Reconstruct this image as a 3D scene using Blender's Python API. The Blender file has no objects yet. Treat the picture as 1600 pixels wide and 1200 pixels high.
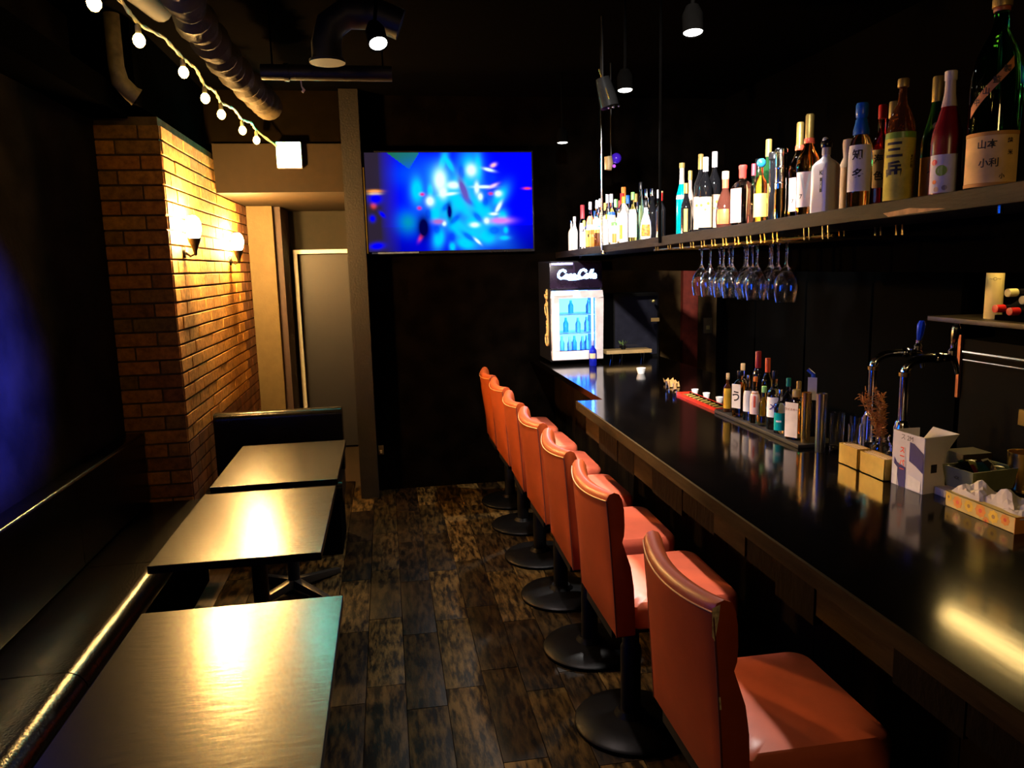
import bpy, bmesh, math, random
from mathutils import Vector, Matrix, Euler
random.seed(7)
PI = math.pi
S = bpy.context.scene
COL = S.collection

# ------------------------------------------------------------------ camera
cam_d = bpy.data.cameras.new('camera')
cam = bpy.data.objects.new('camera', cam_d)
COL.objects.link(cam)
YAW, PIT, ROL, FPX = .16077, .15446, -.02549, 1189.5
f_ = Vector((math.sin(YAW)*math.cos(PIT), math.cos(YAW)*math.cos(PIT), -math.sin(PIT)))
r_ = Vector((math.cos(YAW), -math.sin(YAW), 0))
u_ = r_.cross(f_)
c_, s_ = math.cos(ROL), math.sin(ROL)
r_, u_ = c_*r_+s_*u_, -s_*r_+c_*u_
M = Matrix((r_, u_, -f_)).transposed().to_4x4()
M.translation = Vector((0, 0, 1.65))
cam.matrix_world = M
cam_d.sensor_width = 36
cam_d.lens = 36*FPX/1600
cam_d.clip_start = .05
S.camera = cam

# ------------------------------------------------------------------ world, exposure
w = bpy.data.worlds.new('night'); S.world = w; w.use_nodes = True
w.node_tree.nodes['Background'].inputs[0].default_value = (.6, .5, .45, 1)
w.node_tree.nodes['Background'].inputs[1].default_value = .0002
S.view_settings.view_transform = 'Standard'
S.view_settings.look = 'None'
S.view_settings.exposure = 0
S.view_settings.gamma = 1
S.view_settings.use_curve_mapping = False

def spot(loc, aim, power, col, size=100, blend=.6, r=.03):
    l = bpy.data.lights.new('spot_beam', 'SPOT'); l.energy = power; l.color = col
    l.spot_size = math.radians(size); l.spot_blend = blend; l.shadow_soft_size = r
    o = bpy.data.objects.new('spot_beam', l); COL.objects.link(o)
    o.location = loc; o.rotation_euler = (Vector(aim)-Vector(loc)).to_track_quat('-Z', 'Y').to_euler()
    return o
CW = (1, .93, .86)
# beams of the ceiling spotlights whose lenses are modelled further down
SPOTS = [((1.08, 2.61, 2.42), (1.20, 2.60, 0.9)),
         ((1.115, 3.47, 2.42), (1.20, 3.50, 0.9)),
         ((1.17, 4.94, 2.42), (1.28, 4.75, 1.7)),
         ((.02, 2.93, 2.42), (.62, 2.2, .6))]
spot((1.08, 2.61, 2.39), (1.16, 2.60, 0), 170, CW, 104, 1, .035)
spot((1.115, 3.47, 2.39), (1.16, 3.50, 0), 170, CW, 104, 1, .035)
spot((1.17, 4.92, 2.39), (1.25, 4.6, 1.2), 380, CW, 110, 1, .035)
spot((.03, 2.92, 2.38), (.75, 2.0, .6), 22, (1, .72, .45), 75, .7, .04)
# ceiling downlights just above the frame wash the stool seats, a track spot washes the bottle shelf
spot((.12, 2.75, 2.83), (.95, 2.75, .55), 330, (1, .80, .74), 44, .7, .04)
spot((.12, 3.45, 2.83), (.95, 4.0, .55), 520, (1, .80, .74), 50, .7, .04)
spot((.35, 1.30, 2.60), (1.33, 3.6, 1.88), 800, (1, .93, .86), 44, .6, .04)
# added unseen blue spot, invented to throw the patch on the left wall
spot((.9, .9, 2.5), (-1.39, 2.60, 1.45), 16000, (.03, .05, 1), 22, 1, .05)
# added warm fill behind the viewer, no fixture there
hl = bpy.data.lights.new('fill_light', 'POINT'); hl.energy = 22; hl.color = (1, .62, .24); hl.shadow_soft_size = .12
ho = bpy.data.objects.new('fill_light', hl); COL.objects.link(ho); ho.location = (.35, -.75, 2.35)
# warm lamp under the cupboard behind the bar, hidden from here by the bottle shelf
al = bpy.data.lights.new('cupboard_lamp_glow', 'AREA'); al.shape = 'RECTANGLE'; al.size = .08; al.size_y = .5; al.energy = 3.6; al.color = (1, .66, .22)
ao = bpy.data.objects.new('cupboard_lamp_glow', al); COL.objects.link(ao); ao.location = (2.36, 2.56, 1.845)

# ------------------------------------------------------------------ materials
MATS = {}
def mat(name, base=(.5, .5, .5), rough=.5, metal=0, spec=.5, trans=0, ior=1.45, emis=None, es=0,
        var=.15, vscale=20, bump=0, bscale=80, coat=0, stretch=(1, 1, 1), var2=None):
    if name in MATS: return MATS[name]
    m = bpy.data.materials.new(name); m.use_nodes = True; MATS[name] = m
    nt = m.node_tree; N = nt.nodes; L = nt.links; b = N['Principled BSDF']
    b.inputs['Roughness'].default_value = rough
    b.inputs['Metallic'].default_value = metal
    b.inputs['Specular IOR Level'].default_value = spec
    b.inputs['Transmission Weight'].default_value = trans
    b.inputs['IOR'].default_value = ior
    b.inputs['Coat Weight'].default_value = coat
    tc = N.new('ShaderNodeTexCoord'); mp = N.new('ShaderNodeMapping'); mp.inputs['Scale'].default_value = stretch
    L.new(tc.outputs['Object'], mp.inputs[0])
    nz = N.new('ShaderNodeTexNoise'); nz.inputs['Scale'].default_value = vscale; nz.inputs['Detail'].default_value = 5
    L.new(mp.outputs[0], nz.inputs['Vector'])
    cr = N.new('ShaderNodeValToRGB')
    cr.color_ramp.elements[0].position = .3; cr.color_ramp.elements[1].position = .7
    lo = [max(0, c*(1-var)) for c in base]; hi = [min(1, c*(1+var)) for c in base]
    if var2: hi = var2
    cr.color_ramp.elements[0].color = (*lo, 1); cr.color_ramp.elements[1].color = (*hi, 1)
    L.new(nz.outputs['Fac'], cr.inputs[0]); L.new(cr.outputs[0], b.inputs['Base Color'])
    if bump:
        n2 = N.new('ShaderNodeTexNoise'); n2.inputs['Scale'].default_value = bscale; n2.inputs['Detail'].default_value = 4
        L.new(mp.outputs[0], n2.inputs['Vector'])
        bp = N.new('ShaderNodeBump'); bp.inputs['Strength'].default_value = bump; bp.inputs['Distance'].default_value = .01
        L.new(n2.outputs['Fac'], bp.inputs['Height']); L.new(bp.outputs[0], b.inputs['Normal'])
    if emis:
        b.inputs['Emission Color'].default_value = (*emis, 1); b.inputs['Emission Strength'].default_value = es
    return m

black = mat('black_metal', (.004, .0038, .0038), .4, .1, spec=.25)
matte_black = mat('matte_black', (.0012, .0011, .001), .95, spec=0)
wallm = mat('dark_plaster', (.0017, .0012, .0008), .95, spec=0, var=.5, vscale=6, bump=.3, bscale=40)
brownwall = mat('brown_plaster', (.085, .05, .02), .9, spec=0, var=.45, vscale=7, bump=.3, bscale=30)
palewall = mat('pale_plaster', (.085, .06, .024), .7, spec=.3, var=.08, bump=.15)
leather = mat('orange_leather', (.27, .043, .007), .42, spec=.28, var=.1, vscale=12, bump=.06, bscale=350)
leather_lit = mat('orange_leather_seat_lit', (.60, .13, .065), .35, spec=.5, var=.1, vscale=12, bump=.06, bscale=350)  # same leather as the backs; paler, pinker colour holds the light on the seats
piping = mat('tan_piping', (.45, .2, .05), .4)
worn = mat('worn_leather_edge', (.5, .4, .28), .7, var=.5, vscale=90)
blackglossbase = mat('stool_base_metal', (.0012, .0012, .0013), .4, 0, spec=.05, bump=.05, bscale=30)
counter_m = mat('bar_top_lacquer', (.0009, .0006, .0005), .11, spec=.42, var=.4, vscale=9, bump=.03, bscale=10, stretch=(1, .25, 1))
edge_m = mat('worn_counter_edge', (.022, .013, .0036), .75, spec=.03, var=.7, vscale=14, bump=.4, bscale=30, stretch=(1, .15, 1))
panel_m = mat('bar_front_wood', (.005, .003, .0009), .8, spec=.03, var=.6, vscale=8, bump=.3, stretch=(1, .5, .2))
shelf_m = mat('shelf_wood', (.0055, .0038, .0045), .6, spec=.12, var=.5, vscale=14, bump=.25, bscale=50, stretch=(1, .2, 1))
table_m = mat('table_laminate', (.002, .0014, .0008), .25, spec=.4, var=.3, vscale=12, bump=.05, bscale=60, stretch=(.25, 1, 1))
vinyl = mat('black_vinyl', (.002, .0018, .0018), .2, spec=.25, bump=.12, bscale=120)
chrome = mat('chrome', (.8, .8, .82), .12, 1, var=.05)
steel = mat('brushed_steel', (.5, .48, .44), .28, 1, var=.1, vscale=30, stretch=(1, 1, .1))
dsteel = mat('dark_steel', (.10, .085, .05), .35, 1, var=.2)
brass = mat('brass', (.75, .5, .15), .25, 1)
gold = mat('gold_foil', (.42, .29, .08), .4, .6, bump=.1, bscale=200)
glass = mat('clear_glass', (.97, .98, 1), .02, trans=1, var=0)
whitep = mat('white_plastic', (.8, .78, .76), .4, var=.03)
whitepaper = mat('white_paper', (.82, .79, .74), .75, var=.05, vscale=50)
creampaper = mat('cream_paper', (.72, .55, .35), .75, var=.12, vscale=30)
tanpaper = mat('tan_paper', (.50, .30, .09), .8, var=.2, vscale=25)
olivepaper = mat('yellow_green_paper', (.60, .52, .06), .75, var=.2, vscale=40)
ink = mat('black_ink', (.01, .01, .012), .6)
duct_m = mat('foil_duct', (.05, .036, .011), .7, 0, var=.4, vscale=12, bump=.5, bscale=25)
pipe_m = mat('painted_pipe', (.014, .0105, .004), .5, .2, var=.4, vscale=8, bump=.2)

def emat(name, col, strength):
    if name in MATS: return MATS[name]
    m = bpy.data.materials.new(name); m.use_nodes = True; MATS[name] = m
    nt = m.node_tree; nt.nodes.clear()
    e = nt.nodes.new('ShaderNodeEmission'); o = nt.nodes.new('ShaderNodeOutputMaterial')
    e.inputs[0].default_value = (*col, 1); e.inputs[1].default_value = strength
    nt.links.new(e.outputs[0], o.inputs[0]); return m

def cmat(name, col, rough=.3, **k): return mat(name, col, rough, **k)
def gmat(name, col, rough=.03, trans=1.0, **k): return mat(name, col, rough, trans=trans, var=0, **k)

# brick: each brick draws its own tone from the object's random value
def random_tone(name, cols, rough, nscale, stretch=(1, 1, 1), bump=.3, bscale=40, dark=.55, mixn=None, spec=.3, hi=1.15, p0=.35, p1=.65):
    m = bpy.data.materials.new(name); m.use_nodes = True; MATS[name] = m
    nt = m.node_tree; N = nt.nodes; L = nt.links; b = N['Principled BSDF']
    oi = N.new('ShaderNodeObjectInfo'); cr = N.new('ShaderNodeValToRGB')
    cr.color_ramp.interpolation = 'LINEAR'
    els = cr.color_ramp.elements
    while len(els) < len(cols): els.new(.5)
    for i, c in enumerate(cols):
        els[i].position = i/(len(cols)-1); els[i].color = (*c, 1)
    L.new(oi.outputs['Random'], cr.inputs[0])
    tc = N.new('ShaderNodeTexCoord'); mp = N.new('ShaderNodeMapping'); mp.inputs['Scale'].default_value = stretch
    ad = N.new('ShaderNodeVectorMath'); ad.operation = 'ADD'
    geo = N.new('ShaderNodeNewGeometry')
    L.new(geo.outputs['Position'], ad.inputs[0]); L.new(oi.outputs['Random'], ad.inputs[1])
    L.new(ad.outputs[0], mp.inputs[0])
    nz = N.new('ShaderNodeTexNoise'); nz.inputs['Scale'].default_value = nscale; nz.inputs['Detail'].default_value = 8
    nz.inputs['Roughness'].default_value = .65
    L.new(mp.outputs[0], nz.inputs['Vector'])
    r2 = N.new('ShaderNodeValToRGB'); r2.color_ramp.elements[0].position = p0; r2.color_ramp.elements[1].position = p1
    r2.color_ramp.elements[0].color = (dark, dark, dark, 1); r2.color_ramp.elements[1].color = (hi, hi, hi, 1)
    L.new(nz.outputs['Fac'], r2.inputs[0])
    mx = N.new('ShaderNodeMix'); mx.data_type = 'RGBA'; mx.blend_type = 'MULTIPLY'; mx.inputs[0].default_value = 1
    L.new(cr.outputs[0], mx.inputs[6]); L.new(r2.outputs[0], mx.inputs[7])
    L.new(mx.outputs[2], b.inputs['Base Color'])
    b.inputs['Roughness'].default_value = rough; b.inputs['Specular IOR Level'].default_value = spec
    bp = N.new('ShaderNodeBump'); bp.inputs['Strength'].default_value = bump; bp.inputs['Distance'].default_value = .01
    L.new(nz.outputs['Fac'], bp.inputs['Height']); L.new(bp.outputs[0], b.inputs['Normal'])
    return m
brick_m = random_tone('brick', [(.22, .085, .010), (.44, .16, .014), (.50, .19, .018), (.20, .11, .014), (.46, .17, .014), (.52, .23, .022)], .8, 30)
brick_side_lit_m = random_tone('brick_side_lit', [(.50, .22, .045), (.62, .30, .06), (.52, .22, .04), (.65, .33, .08)], .8, 30)  # same brick as the front, paler: sconce glow put into its colour
mortar_m = mat('mortar', (.10, .065, .025), .9, spec=.1, var=.3)
plank_m = random_tone('floor_plank', [(.003, .0015, .0004), (.015, .0085, .002), (.033, .019, .005), (.006, .003, .0008), (.010, .006, .0015), (.042, .025, .007), (.004, .002, .0007), (.024, .014, .004)], .5, 9,
                      stretch=(5, 1.1, 1), bump=.15, dark=.10, spec=.05, hi=1.9, p0=.42, p1=.62)

# ------------------------------------------------------------------ mesh helpers
class MB:
    def __init__(s): s.v = []; s.f = []; s.m = []
    def add(s, v, f, mi=0):
        n = len(s.v); s.v += [tuple(p) for p in v]; s.f += [tuple(i+n for i in q) for q in f]; s.m += [mi]*len(f); return s
    def box(s, x0, x1, y0, y1, z0, z1, mi=0):
        v = [(x, y, z) for z in (z0, z1) for y in (y0, y1) for x in (x0, x1)]
        return s.add(v, [(0, 2, 3, 1), (4, 5, 7, 6), (0, 1, 5, 4), (2, 6, 7, 3), (0, 4, 6, 2), (1, 3, 7, 5)], mi)
    def prism(s, poly, z0, z1, mi=0):
        n = len(poly)
        v = [(x, y, z0) for x, y in poly]+[(x, y, z1) for x, y in poly]
        f = [tuple(range(n-1, -1, -1)), tuple(range(n, 2*n))]+[(i, (i+1) % n, (i+1) % n+n, i+n) for i in range(n)]
        return s.add(v, f, mi)
    def lathe(s, prof, n=20, c=(0, 0, 0), a0=None, a1=None, mi=0, close=True):
        """prof: (r, z[, squareness]); full turn, or an open strip between two angles"""
        full = a0 is None
        A = [2*PI*i/n for i in range(n)] if full else [a0+(a1-a0)*i/n for i in range(n+1)]
        v = []; k = len(A)
        for p in prof:
            r, z = p[0], p[1]; q = p[2] if len(p) > 2 else 0
            for a in A:
                ca, sa = math.cos(a), math.sin(a); rr = r
                if q:
                    e = 6; sq = (abs(ca)**e+abs(sa)**e)**(-1/e); rr = r*((1-q)+q*min(sq, 1.32))
                v.append((c[0]+rr*ca, c[1]+rr*sa, c[2]+z))
        f = []
        for j in range(len(prof)-1):
            for i in range(n if full else n):
                i2 = (i+1) % k if full else i+1
                f.append((j*k+i, j*k+i2, (j+1)*k+i2, (j+1)*k+i))
        if full and close:
            if prof[0][0] > 1e-6: f.append(tuple(range(k-1, -1, -1)))
            if prof[-1][0] > 1e-6: f.append(tuple(range((len(prof)-1)*k, len(prof)*k)))
        return s.add(v, f, mi)
    def tube(s, pts, r, n=8, mi=0, cap=True):
        P = [Vector(p) for p in pts]; R = r if isinstance(r, (list, tuple)) else [r]*len(P)
        v = []; up = Vector((0, 0, 1)); prev = None
        for i, p in enumerate(P):
            t = (P[min(i+1, len(P)-1)]-P[max(i-1, 0)]).normalized()
            if prev is None:
                a = t.cross(up)
                if a.length < 1e-3: a = t.cross(Vector((1, 0, 0)))
                a.normalize()
            else:
                a = prev-t*prev.dot(t)
                a.normalize()
            prev = a; b = t.cross(a)
            for k in range(n):
                q = 2*PI*k/n; v.append(p+(a*math.cos(q)+b*math.sin(q))*R[i])
        f = [(i*n+k, i*n+(k+1) % n, (i+1)*n+(k+1) % n, (i+1)*n+k) for i in range(len(P)-1) for k in range(n)]
        if cap: f += [tuple(range(n-1, -1, -1)), tuple(range((len(P)-1)*n, len(P)*n))]
        return s.add(v, f, mi)
    def ball(s, c, r, n=12, m=8, mi=0, sc=(1, 1, 1)):
        v = [(c[0]+r*sc[0]*math.sin(PI*j/m)*math.cos(2*PI*i/n), c[1]+r*sc[1]*math.sin(PI*j/m)*math.sin(2*PI*i/n), c[2]+r*sc[2]*math.cos(PI*j/m))
             for j in range(m+1) for i in range(n)]
        f = [(j*n+i, (j+1)*n+i, (j+1)*n+(i+1) % n, j*n+(i+1) % n) for j in range(m) for i in range(n)]
        return s.add(v, f, mi)
    def build(s, name, m, parent=None, smooth=True, loc=None, bevel=0):
        me = bpy.data.meshes.new(name); me.from_pydata(s.v, [], s.f)
        for x in (m if isinstance(m, (list, tuple)) else [m]): me.materials.append(x)
        me.polygons.foreach_set('material_index', s.m)
        bm = bmesh.new(); bm.from_mesh(me)
        bmesh.ops.remove_doubles(bm, verts=bm.verts, dist=1e-6)
        bmesh.ops.recalc_face_normals(bm, faces=bm.faces)
        if bevel:
            ed = [e for e in bm.edges if len(e.link_faces) == 2 and e.calc_face_angle(0) > math.radians(35)]
            bmesh.ops.bevel(bm, geom=ed, offset=bevel, segments=2, affect='EDGES', profile=.6)
        for fa in bm.faces: fa.smooth = smooth
        if smooth:
            for e in bm.edges:
                if len(e.link_faces) == 2 and e.calc_face_angle(0) > math.radians(38): e.smooth = False
        bm.to_mesh(me); bm.free()
        o = bpy.data.objects.new(name, me); COL.objects.link(o)
        if parent: o.parent = parent
        if loc: o.location = loc
        return o

def tag(o, label, cat, group=None, kind=None):
    o['label'] = label; o['category'] = cat
    if group: o['group'] = group
    if kind: o['kind'] = kind
    return o
def thing(name, label, cat, loc=(0, 0, 0), rz=0, group=None):
    o = bpy.data.objects.new(name, None); COL.objects.link(o); o.location = loc; o.rotation_euler = (0, 0, rz)
    o.empty_display_size = .05
    return tag(o, label, cat, group)
def struct(name, mb, m, parent=None, **k):
    o = mb.build(name, m, parent, **k)
    if not parent: o['kind'] = 'structure'
    return o
def kids(o): return [c for c in COL.objects if c.parent == o]
def dup(o, parent=None):
    c = o.copy(); COL.objects.link(c); c.parent = parent
    for k in kids(o): dup(k, c)
    return c
def box(name, d, m, parent=None, **k): return MB().box(*d).build(name, m, parent, **k)

def text_geo(body, size, bold=0.0, shear=0.0, vertical=False):
    cu = bpy.data.curves.new('t', 'FONT'); cu.body = '\n'.join(body) if vertical else body
    cu.size = size; cu.align_x = 'CENTER'; cu.align_y = 'CENTER'; cu.offset = bold*size; cu.shear = shear
    cu.resolution_u = 3; cu.space_line = .92
    o = bpy.data.objects.new('t', cu); COL.objects.link(o)
    bpy.context.view_layer.update()
    me = bpy.data.meshes.new_from_object(o)
    v = [tuple(p.co) for p in me.vertices]; f = [tuple(p.vertices) for p in me.polygons]
    bpy.data.objects.remove(o); bpy.data.curves.remove(cu); bpy.data.meshes.remove(me)
    return v, f
def fine(v, f, step):
    bm = bmesh.new(); vs = [bm.verts.new(p) for p in v]
    for q in f:
        try: bm.faces.new([vs[i] for i in q])
        except ValueError: pass
    bmesh.ops.triangulate(bm, faces=bm.faces)
    for _ in range(4):
        ed = [e for e in bm.edges if e.calc_length() > step]
        if not ed: break
        bmesh.ops.subdivide_edges(bm, edges=ed, cuts=1)
        bmesh.ops.triangulate(bm, faces=[x for x in bm.faces if len(x.verts) > 3])
    bm.verts.index_update()
    v = [tuple(p.co) for p in bm.verts]; f = [tuple(p.index for p in x.verts) for x in bm.faces]; bm.free()
    return v, f
def wrap_text(body, size, R, zc, ang, m, parent, name='lettering', bold=.02, vertical=False, rot=0):
    v, f = fine(*text_geo(body, size, bold, 0, vertical), .006)
    out = []
    for x, y, z in v:
        if rot: x, y = x*math.cos(rot)-y*math.sin(rot), x*math.sin(rot)+y*math.cos(rot)
        a = ang+x/R
        out.append((R*math.cos(a), R*math.sin(a), zc+y))
    return MB().add(out, f).build(name, m, parent, smooth=False)
def flat_text(body, size, origin, xdir, ydir, m, parent, name='lettering', bold=.02, vertical=False, shear=0):
    v, f = text_geo(body, size, bold, shear, vertical)
    O, X, Y = Vector(origin), Vector(xdir), Vector(ydir)
    return MB().add([O+X*p[0]+Y*p[1] for p in v], f).build(name, m, parent, smooth=False)

# ================================================================== ROOM
struct('floor', MB().box(-1.5, 2.75, -1.3, 7.5, -.12, -.012), mat('floor_base', (.02, .012, .006), .7))
FL = bpy.data.objects['floor']
PW, PL = .155, .60
cnt = 0
me_plank = MB().box(-PW/2+.0015, PW/2-.0015, -PL/2+.0015, PL/2-.0015, -.012, 0).build('plank', plank_m, FL, bevel=.0012).data
first = [o for o in COL.objects if o.name == 'plank'][0]
used = False
for i in range(-6, 8):
    off = (i*.37) % 1*PL
    for j in range(0, 11):
        x = i*PW+.08; y = .59+off*.5+j*PL
        if y-PL/2 > 5.7: continue
        if y+PL/2 > 7.2 or y-PL/2 < .29: continue
        o = first if not used else first.copy()
        if used: COL.objects.link(o)
        used = True
        o.location = (x, y, random.uniform(-.0006, .0))
rest = MB().box(-1.4, -6.5*PW+.078, -1.2, 5.65, -.012, -.001).box(7.5*PW+.082, 2.7, -1.2, 5.65, -.012, -.001).box(-6.5*PW+.08, 7.5*PW+.08, -1.2, .27, -.012, -.001)
rest.build('side_flooring', mat('far_floor', (.06, .035, .016), .5, var=.6, vscale=9, stretch=(4, .6, 1)), FL)['kind'] = 'stuff'

struct('wall_left', MB().box(-1.5, -1.40, -1.3, 7.4, 0, 2.95), mat('left_wall_plaster', (.011, .0085, .0065), .95, spec=0, var=.4, vscale=5, bump=.3, bscale=30))
struct('wall_back', MB().box(-.15, 2.7, 5.65, 5.75, 0, 2.95), wallm)
struct('wall_right', MB().box(2.6, 2.7, -1.3, 5.65, 0, 2.95), matte_black)
struct('wall_front', MB().box(-1.4, 2.6, -1.3, -1.2, 0, 2.95), matte_black)
struct('ceiling', MB().box(-1.5, 2.75, -1.3, 5.75, 2.85, 2.95), matte_black)
struct('trim_1', MB().box(-.245, -.118, 5.46, 5.75, 0, 2.85), mat('brown_post', (.006, .0038, .0013), .55, var=.3, bump=.2))
struct('wall_header', MB().box(-1.09, -.2, 5.5, 7.35, 2.18, 2.50), mat('header_plaster', (.019, .0115, .0045), .75, spec=.2, var=.12))
struct('wall_hall_end', MB().box(-.83, -.1, 7.25, 7.35, 0, 2.2), mat('olive_wall', (.011, .0078, .002), .8, var=.2))
struct('wall_hall_left', MB().box(-1.09, -.885, 6.62, 6.7, 0, 2.2), palewall)
struct('wall_hall_reveal', MB().box(-.98, -.83, 6.7, 7.35, 0, 2.2), mat('dark_reveal', (.03, .014, .012), .7))
struct('wall_hall_right', MB().box(-.16, -.1, 5.75, 7.25, 0, 2.2), brownwall)
# brown back wall and post, cut short to shape in the dark above
struct('wall_bar_end', MB().box(1.52, 2.56, 5.60, 5.66, 0, 1.78), brownwall)
struct('trim_2', MB().box(2.24, 2.36, 5.55, 5.60, .5, 1.78), mat('red_brown_post', (.16, .02, .010), .5, var=.3))
struct('wall_header_upper', MB().box(-1.13, -.2, 5.53, 5.76, 2.50, 2.85), mat('upper_header', (.0035, .0024, .001), .95, spec=0))
# beam over the brick pillar
struct('trim_3', MB().box(-1.40, -1.13, 4.05, 5.6, 2.46, 2.85), matte_black)
struct('trim_4', MB().box(-1.40, -1.22, -1.2, 4.2, 2.42, 2.55), matte_black)

# brick pillar
pil = struct('wall_brick_pillar', MB().box(-1.40, -1.099, 4.259, 6.62, 0, 2.44), mortar_m)
BH, BL, J = .065, .215, .010
lathe_cache = {}
def brick(dx, dy, dz, m, loc, parent):
    k = (round(dx, 3), round(dy, 3), round(dz, 3), m.name)
    if k not in lathe_cache:
        o = MB().box(-dx/2, dx/2, -dy/2, dy/2, -dz/2, dz/2).build('brick', m, parent, bevel=.003, smooth=False); lathe_cache[k] = o
    else:
        o = lathe_cache[k].copy(); COL.objects.link(o)
    o.location = loc; return o
far = MB()
ncourse = int(2.44/(BH+J))
DZ = (2.44)/(ncourse+.5)-J
for c in range(ncourse+1):
    z = .004+c*(DZ+J)+DZ/2
    if z+DZ/2 > 2.45: break
    # front face, X from -1.40 to -1.09 (corner brick shows half or whole)
    xs = [(-1.09-BL, -1.09), (-1.40, -1.09-BL-J)] if c % 2 == 0 else [(-1.09-.1, -1.09), (-1.09-.1-J-.201, -1.09-.1-J)]
    for a, b_ in xs:
        if z > .35: brick(b_-a, .014, DZ, brick_m, ((a+b_)/2, 4.253+random.uniform(-.0015, .0015), z), pil)
        else: far.box(a, b_, 4.246, 4.26, z-DZ/2, z+DZ/2)
    y = 4.262
    first_len = .1 if c % 2 == 0 else BL
    k = 0
    while y < 6.60:
        ln = first_len if k == 0 else BL
        y1 = min(y+ln, 6.615)
        if z > .75 and y < 6.1: brick(.014, y1-y, DZ, brick_side_lit_m, (-1.093+random.uniform(-.002, .002), (y+y1)/2, z), pil)
        else: far.box(-1.10, -1.086, y, y1, z-DZ/2, z+DZ/2)
        y = y1+J; k += 1
far.build('lower_bricks', mat('lower_brick', (.16, .055, .015), .8, var=.5, vscale=9), pil)['kind'] = 'stuff'

# door at the end of the passage
dr = struct('door_1', MB().box(-.74, -.19, 7.19, 7.23, .01, 1.79), mat('grey_door', (.0075, .0072, .0115), .5, var=.06))
MB().box(-.80, -.765, 7.16, 7.245, 0, 1.835).box(-.765, -.17, 7.16, 7.245, 1.80, 1.835).build('door_frame', whitep, dr)
MB().ball((-.255, 7.15, .83), .028).tube([(-.255, 7.15, .83), (-.255, 7.19, .83)], .01).build('door_knob', brass, dr)

# ================================================================== BAR COUNTER
bc = thing('bar_counter', 'long black lacquered bar counter with worn brown front edge', 'bar counter')
MB().prism([(1.055, 5.60), (1.055, 3.66), (.925, 3.66), (.912, 2.0), (.905, -.9), (1.95, -.9), (1.95, 5.60)], .935, .97).build('counter_top', counter_m, bc, smooth=False)
MB().prism([(.925, 3.66), (.912, 2.0), (.905, -.9), (.897, -.9), (.904, 2.0), (.917, 3.668), (.925, 3.668)], .928, .9692).build('front_edge', edge_m, bc, smooth=False)
yy = 3.64; k = 0
while yy > -.8:
    wd = random.uniform(.16, .3)
    MB().box(.96+random.uniform(0, .006), .985, yy-wd, yy-.004, .83-random.uniform(0, .05), .935).build('apron_board', edge_m if k % 3 == 0 else panel_m, bc, smooth=False)
    yy -= wd; k += 1
yy = 5.6
while yy > -.8:
    MB().box(1.235, 1.26, yy-.2, yy-.004, 0, .935).build('front_board', panel_m, bc, smooth=False); yy -= .2
MB().box(1.26, 1.9, 5.5, 5.56, 0, .935).box(1.26, 1.9, -.85, -.8, 0, .935).box(1.87, 1.9, -.8, 5.5, .8, .935).build('counter_carcass', matte_black, bc)
MB().tube([(1.10, 5.4, .2), (1.10, -.7, .2)], .02).tube([(1.10, 3.6, .2), (1.24, 3.6, .2)], .012).tube([(1.10, 1., .2), (1.24, 1., .2)], .012).build('foot_rail', black, bc)

# ================================================================== HANGING SHELF
def zs(y): return 1.7915-.0131*(y-1.38)
sh = thing('hanging_shelf', 'long dark wooden shelf hanging over the bar full of bottles', 'shelf')
m = MB()
n = 14; pts = []
Y0, Y1 = 1.30, 5.60
for i in range(n+1):
    y = Y0+(Y1-Y0)*i/n
    for x, dz in ((1.262+random.uniform(-.002, .002), 0), (1.56, 0), (1.56, -.042), (1.262, -.042+random.uniform(-.002, .002))):
        pts.append((x, y, zs(y)+dz))
f = [(i*4+k, i*4+(k+1) % 4, (i+1)*4+(k+1) % 4, (i+1)*4+k) for i in range(n) for k in range(4)]+[(0, 1, 2, 3), (n*4+3, n*4+2, n*4+1, n*4)]
m.add(pts, f).build('shelf_board', shelf_m, sh, smooth=False, bevel=.002)
MB().add([(1.2605, 1.58, 1.752), (1.2605, 1.78, 1.747), (1.2605, 1.80, 1.757), (1.2605, 1.70, 1.763), (1.2605, 1.66, 1.759), (1.2605, 1.60, 1.755)], [(0, 1, 2, 3, 4, 5)]).build('chipped_patch', mat('bare_wood', (.42, .25, .10), .8, var=.3, vscale=60), sh)
MB().box(1.54, 1.565, 1.25, 5.6, 1.60, 1.745).build('rear_rail', matte_black, sh)
for y in (1.31, 5.5):
    o = MB().box(1.5625, 1.58, y-.015, y+.015, zs(y)-.04, 2.85).build('hanger_bar', matte_black)
    tag(o, 'flat black bar holding the rear of the bottle shelf, %s' % ('near end' if y < 2 else 'far end'), 'bar', 'shelf hanger bars')
for i, (y, m_) in enumerate(((4.35, chrome), (3.40, matte_black))):
    o = MB().tube([(1.2565, y, zs(y)-.03), (1.2565, y, 2.85)], .0065, 10).build('hanger_rod', m_)
    tag(o, ['polished chrome rod holding the front of the bottle shelf', 'thin black rod holding the front of the bottle shelf, nearer than the chrome one'][i], 'rod', 'shelf hanger rods')
MB().tube([(1.287, 1.45, zs(1.45)-.058), (1.287, 1.45, zs(1.45)-.04)], .006).tube([(1.30, 5.0, zs(5)-.06), (1.30, 5.0, zs(5)-.04)], .012).tube([(1.27, 4.35, zs(4.35)-.05), (1.27, 4.35, zs(4.35)-.03)], .011).build('bolts', chrome, sh)

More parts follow.
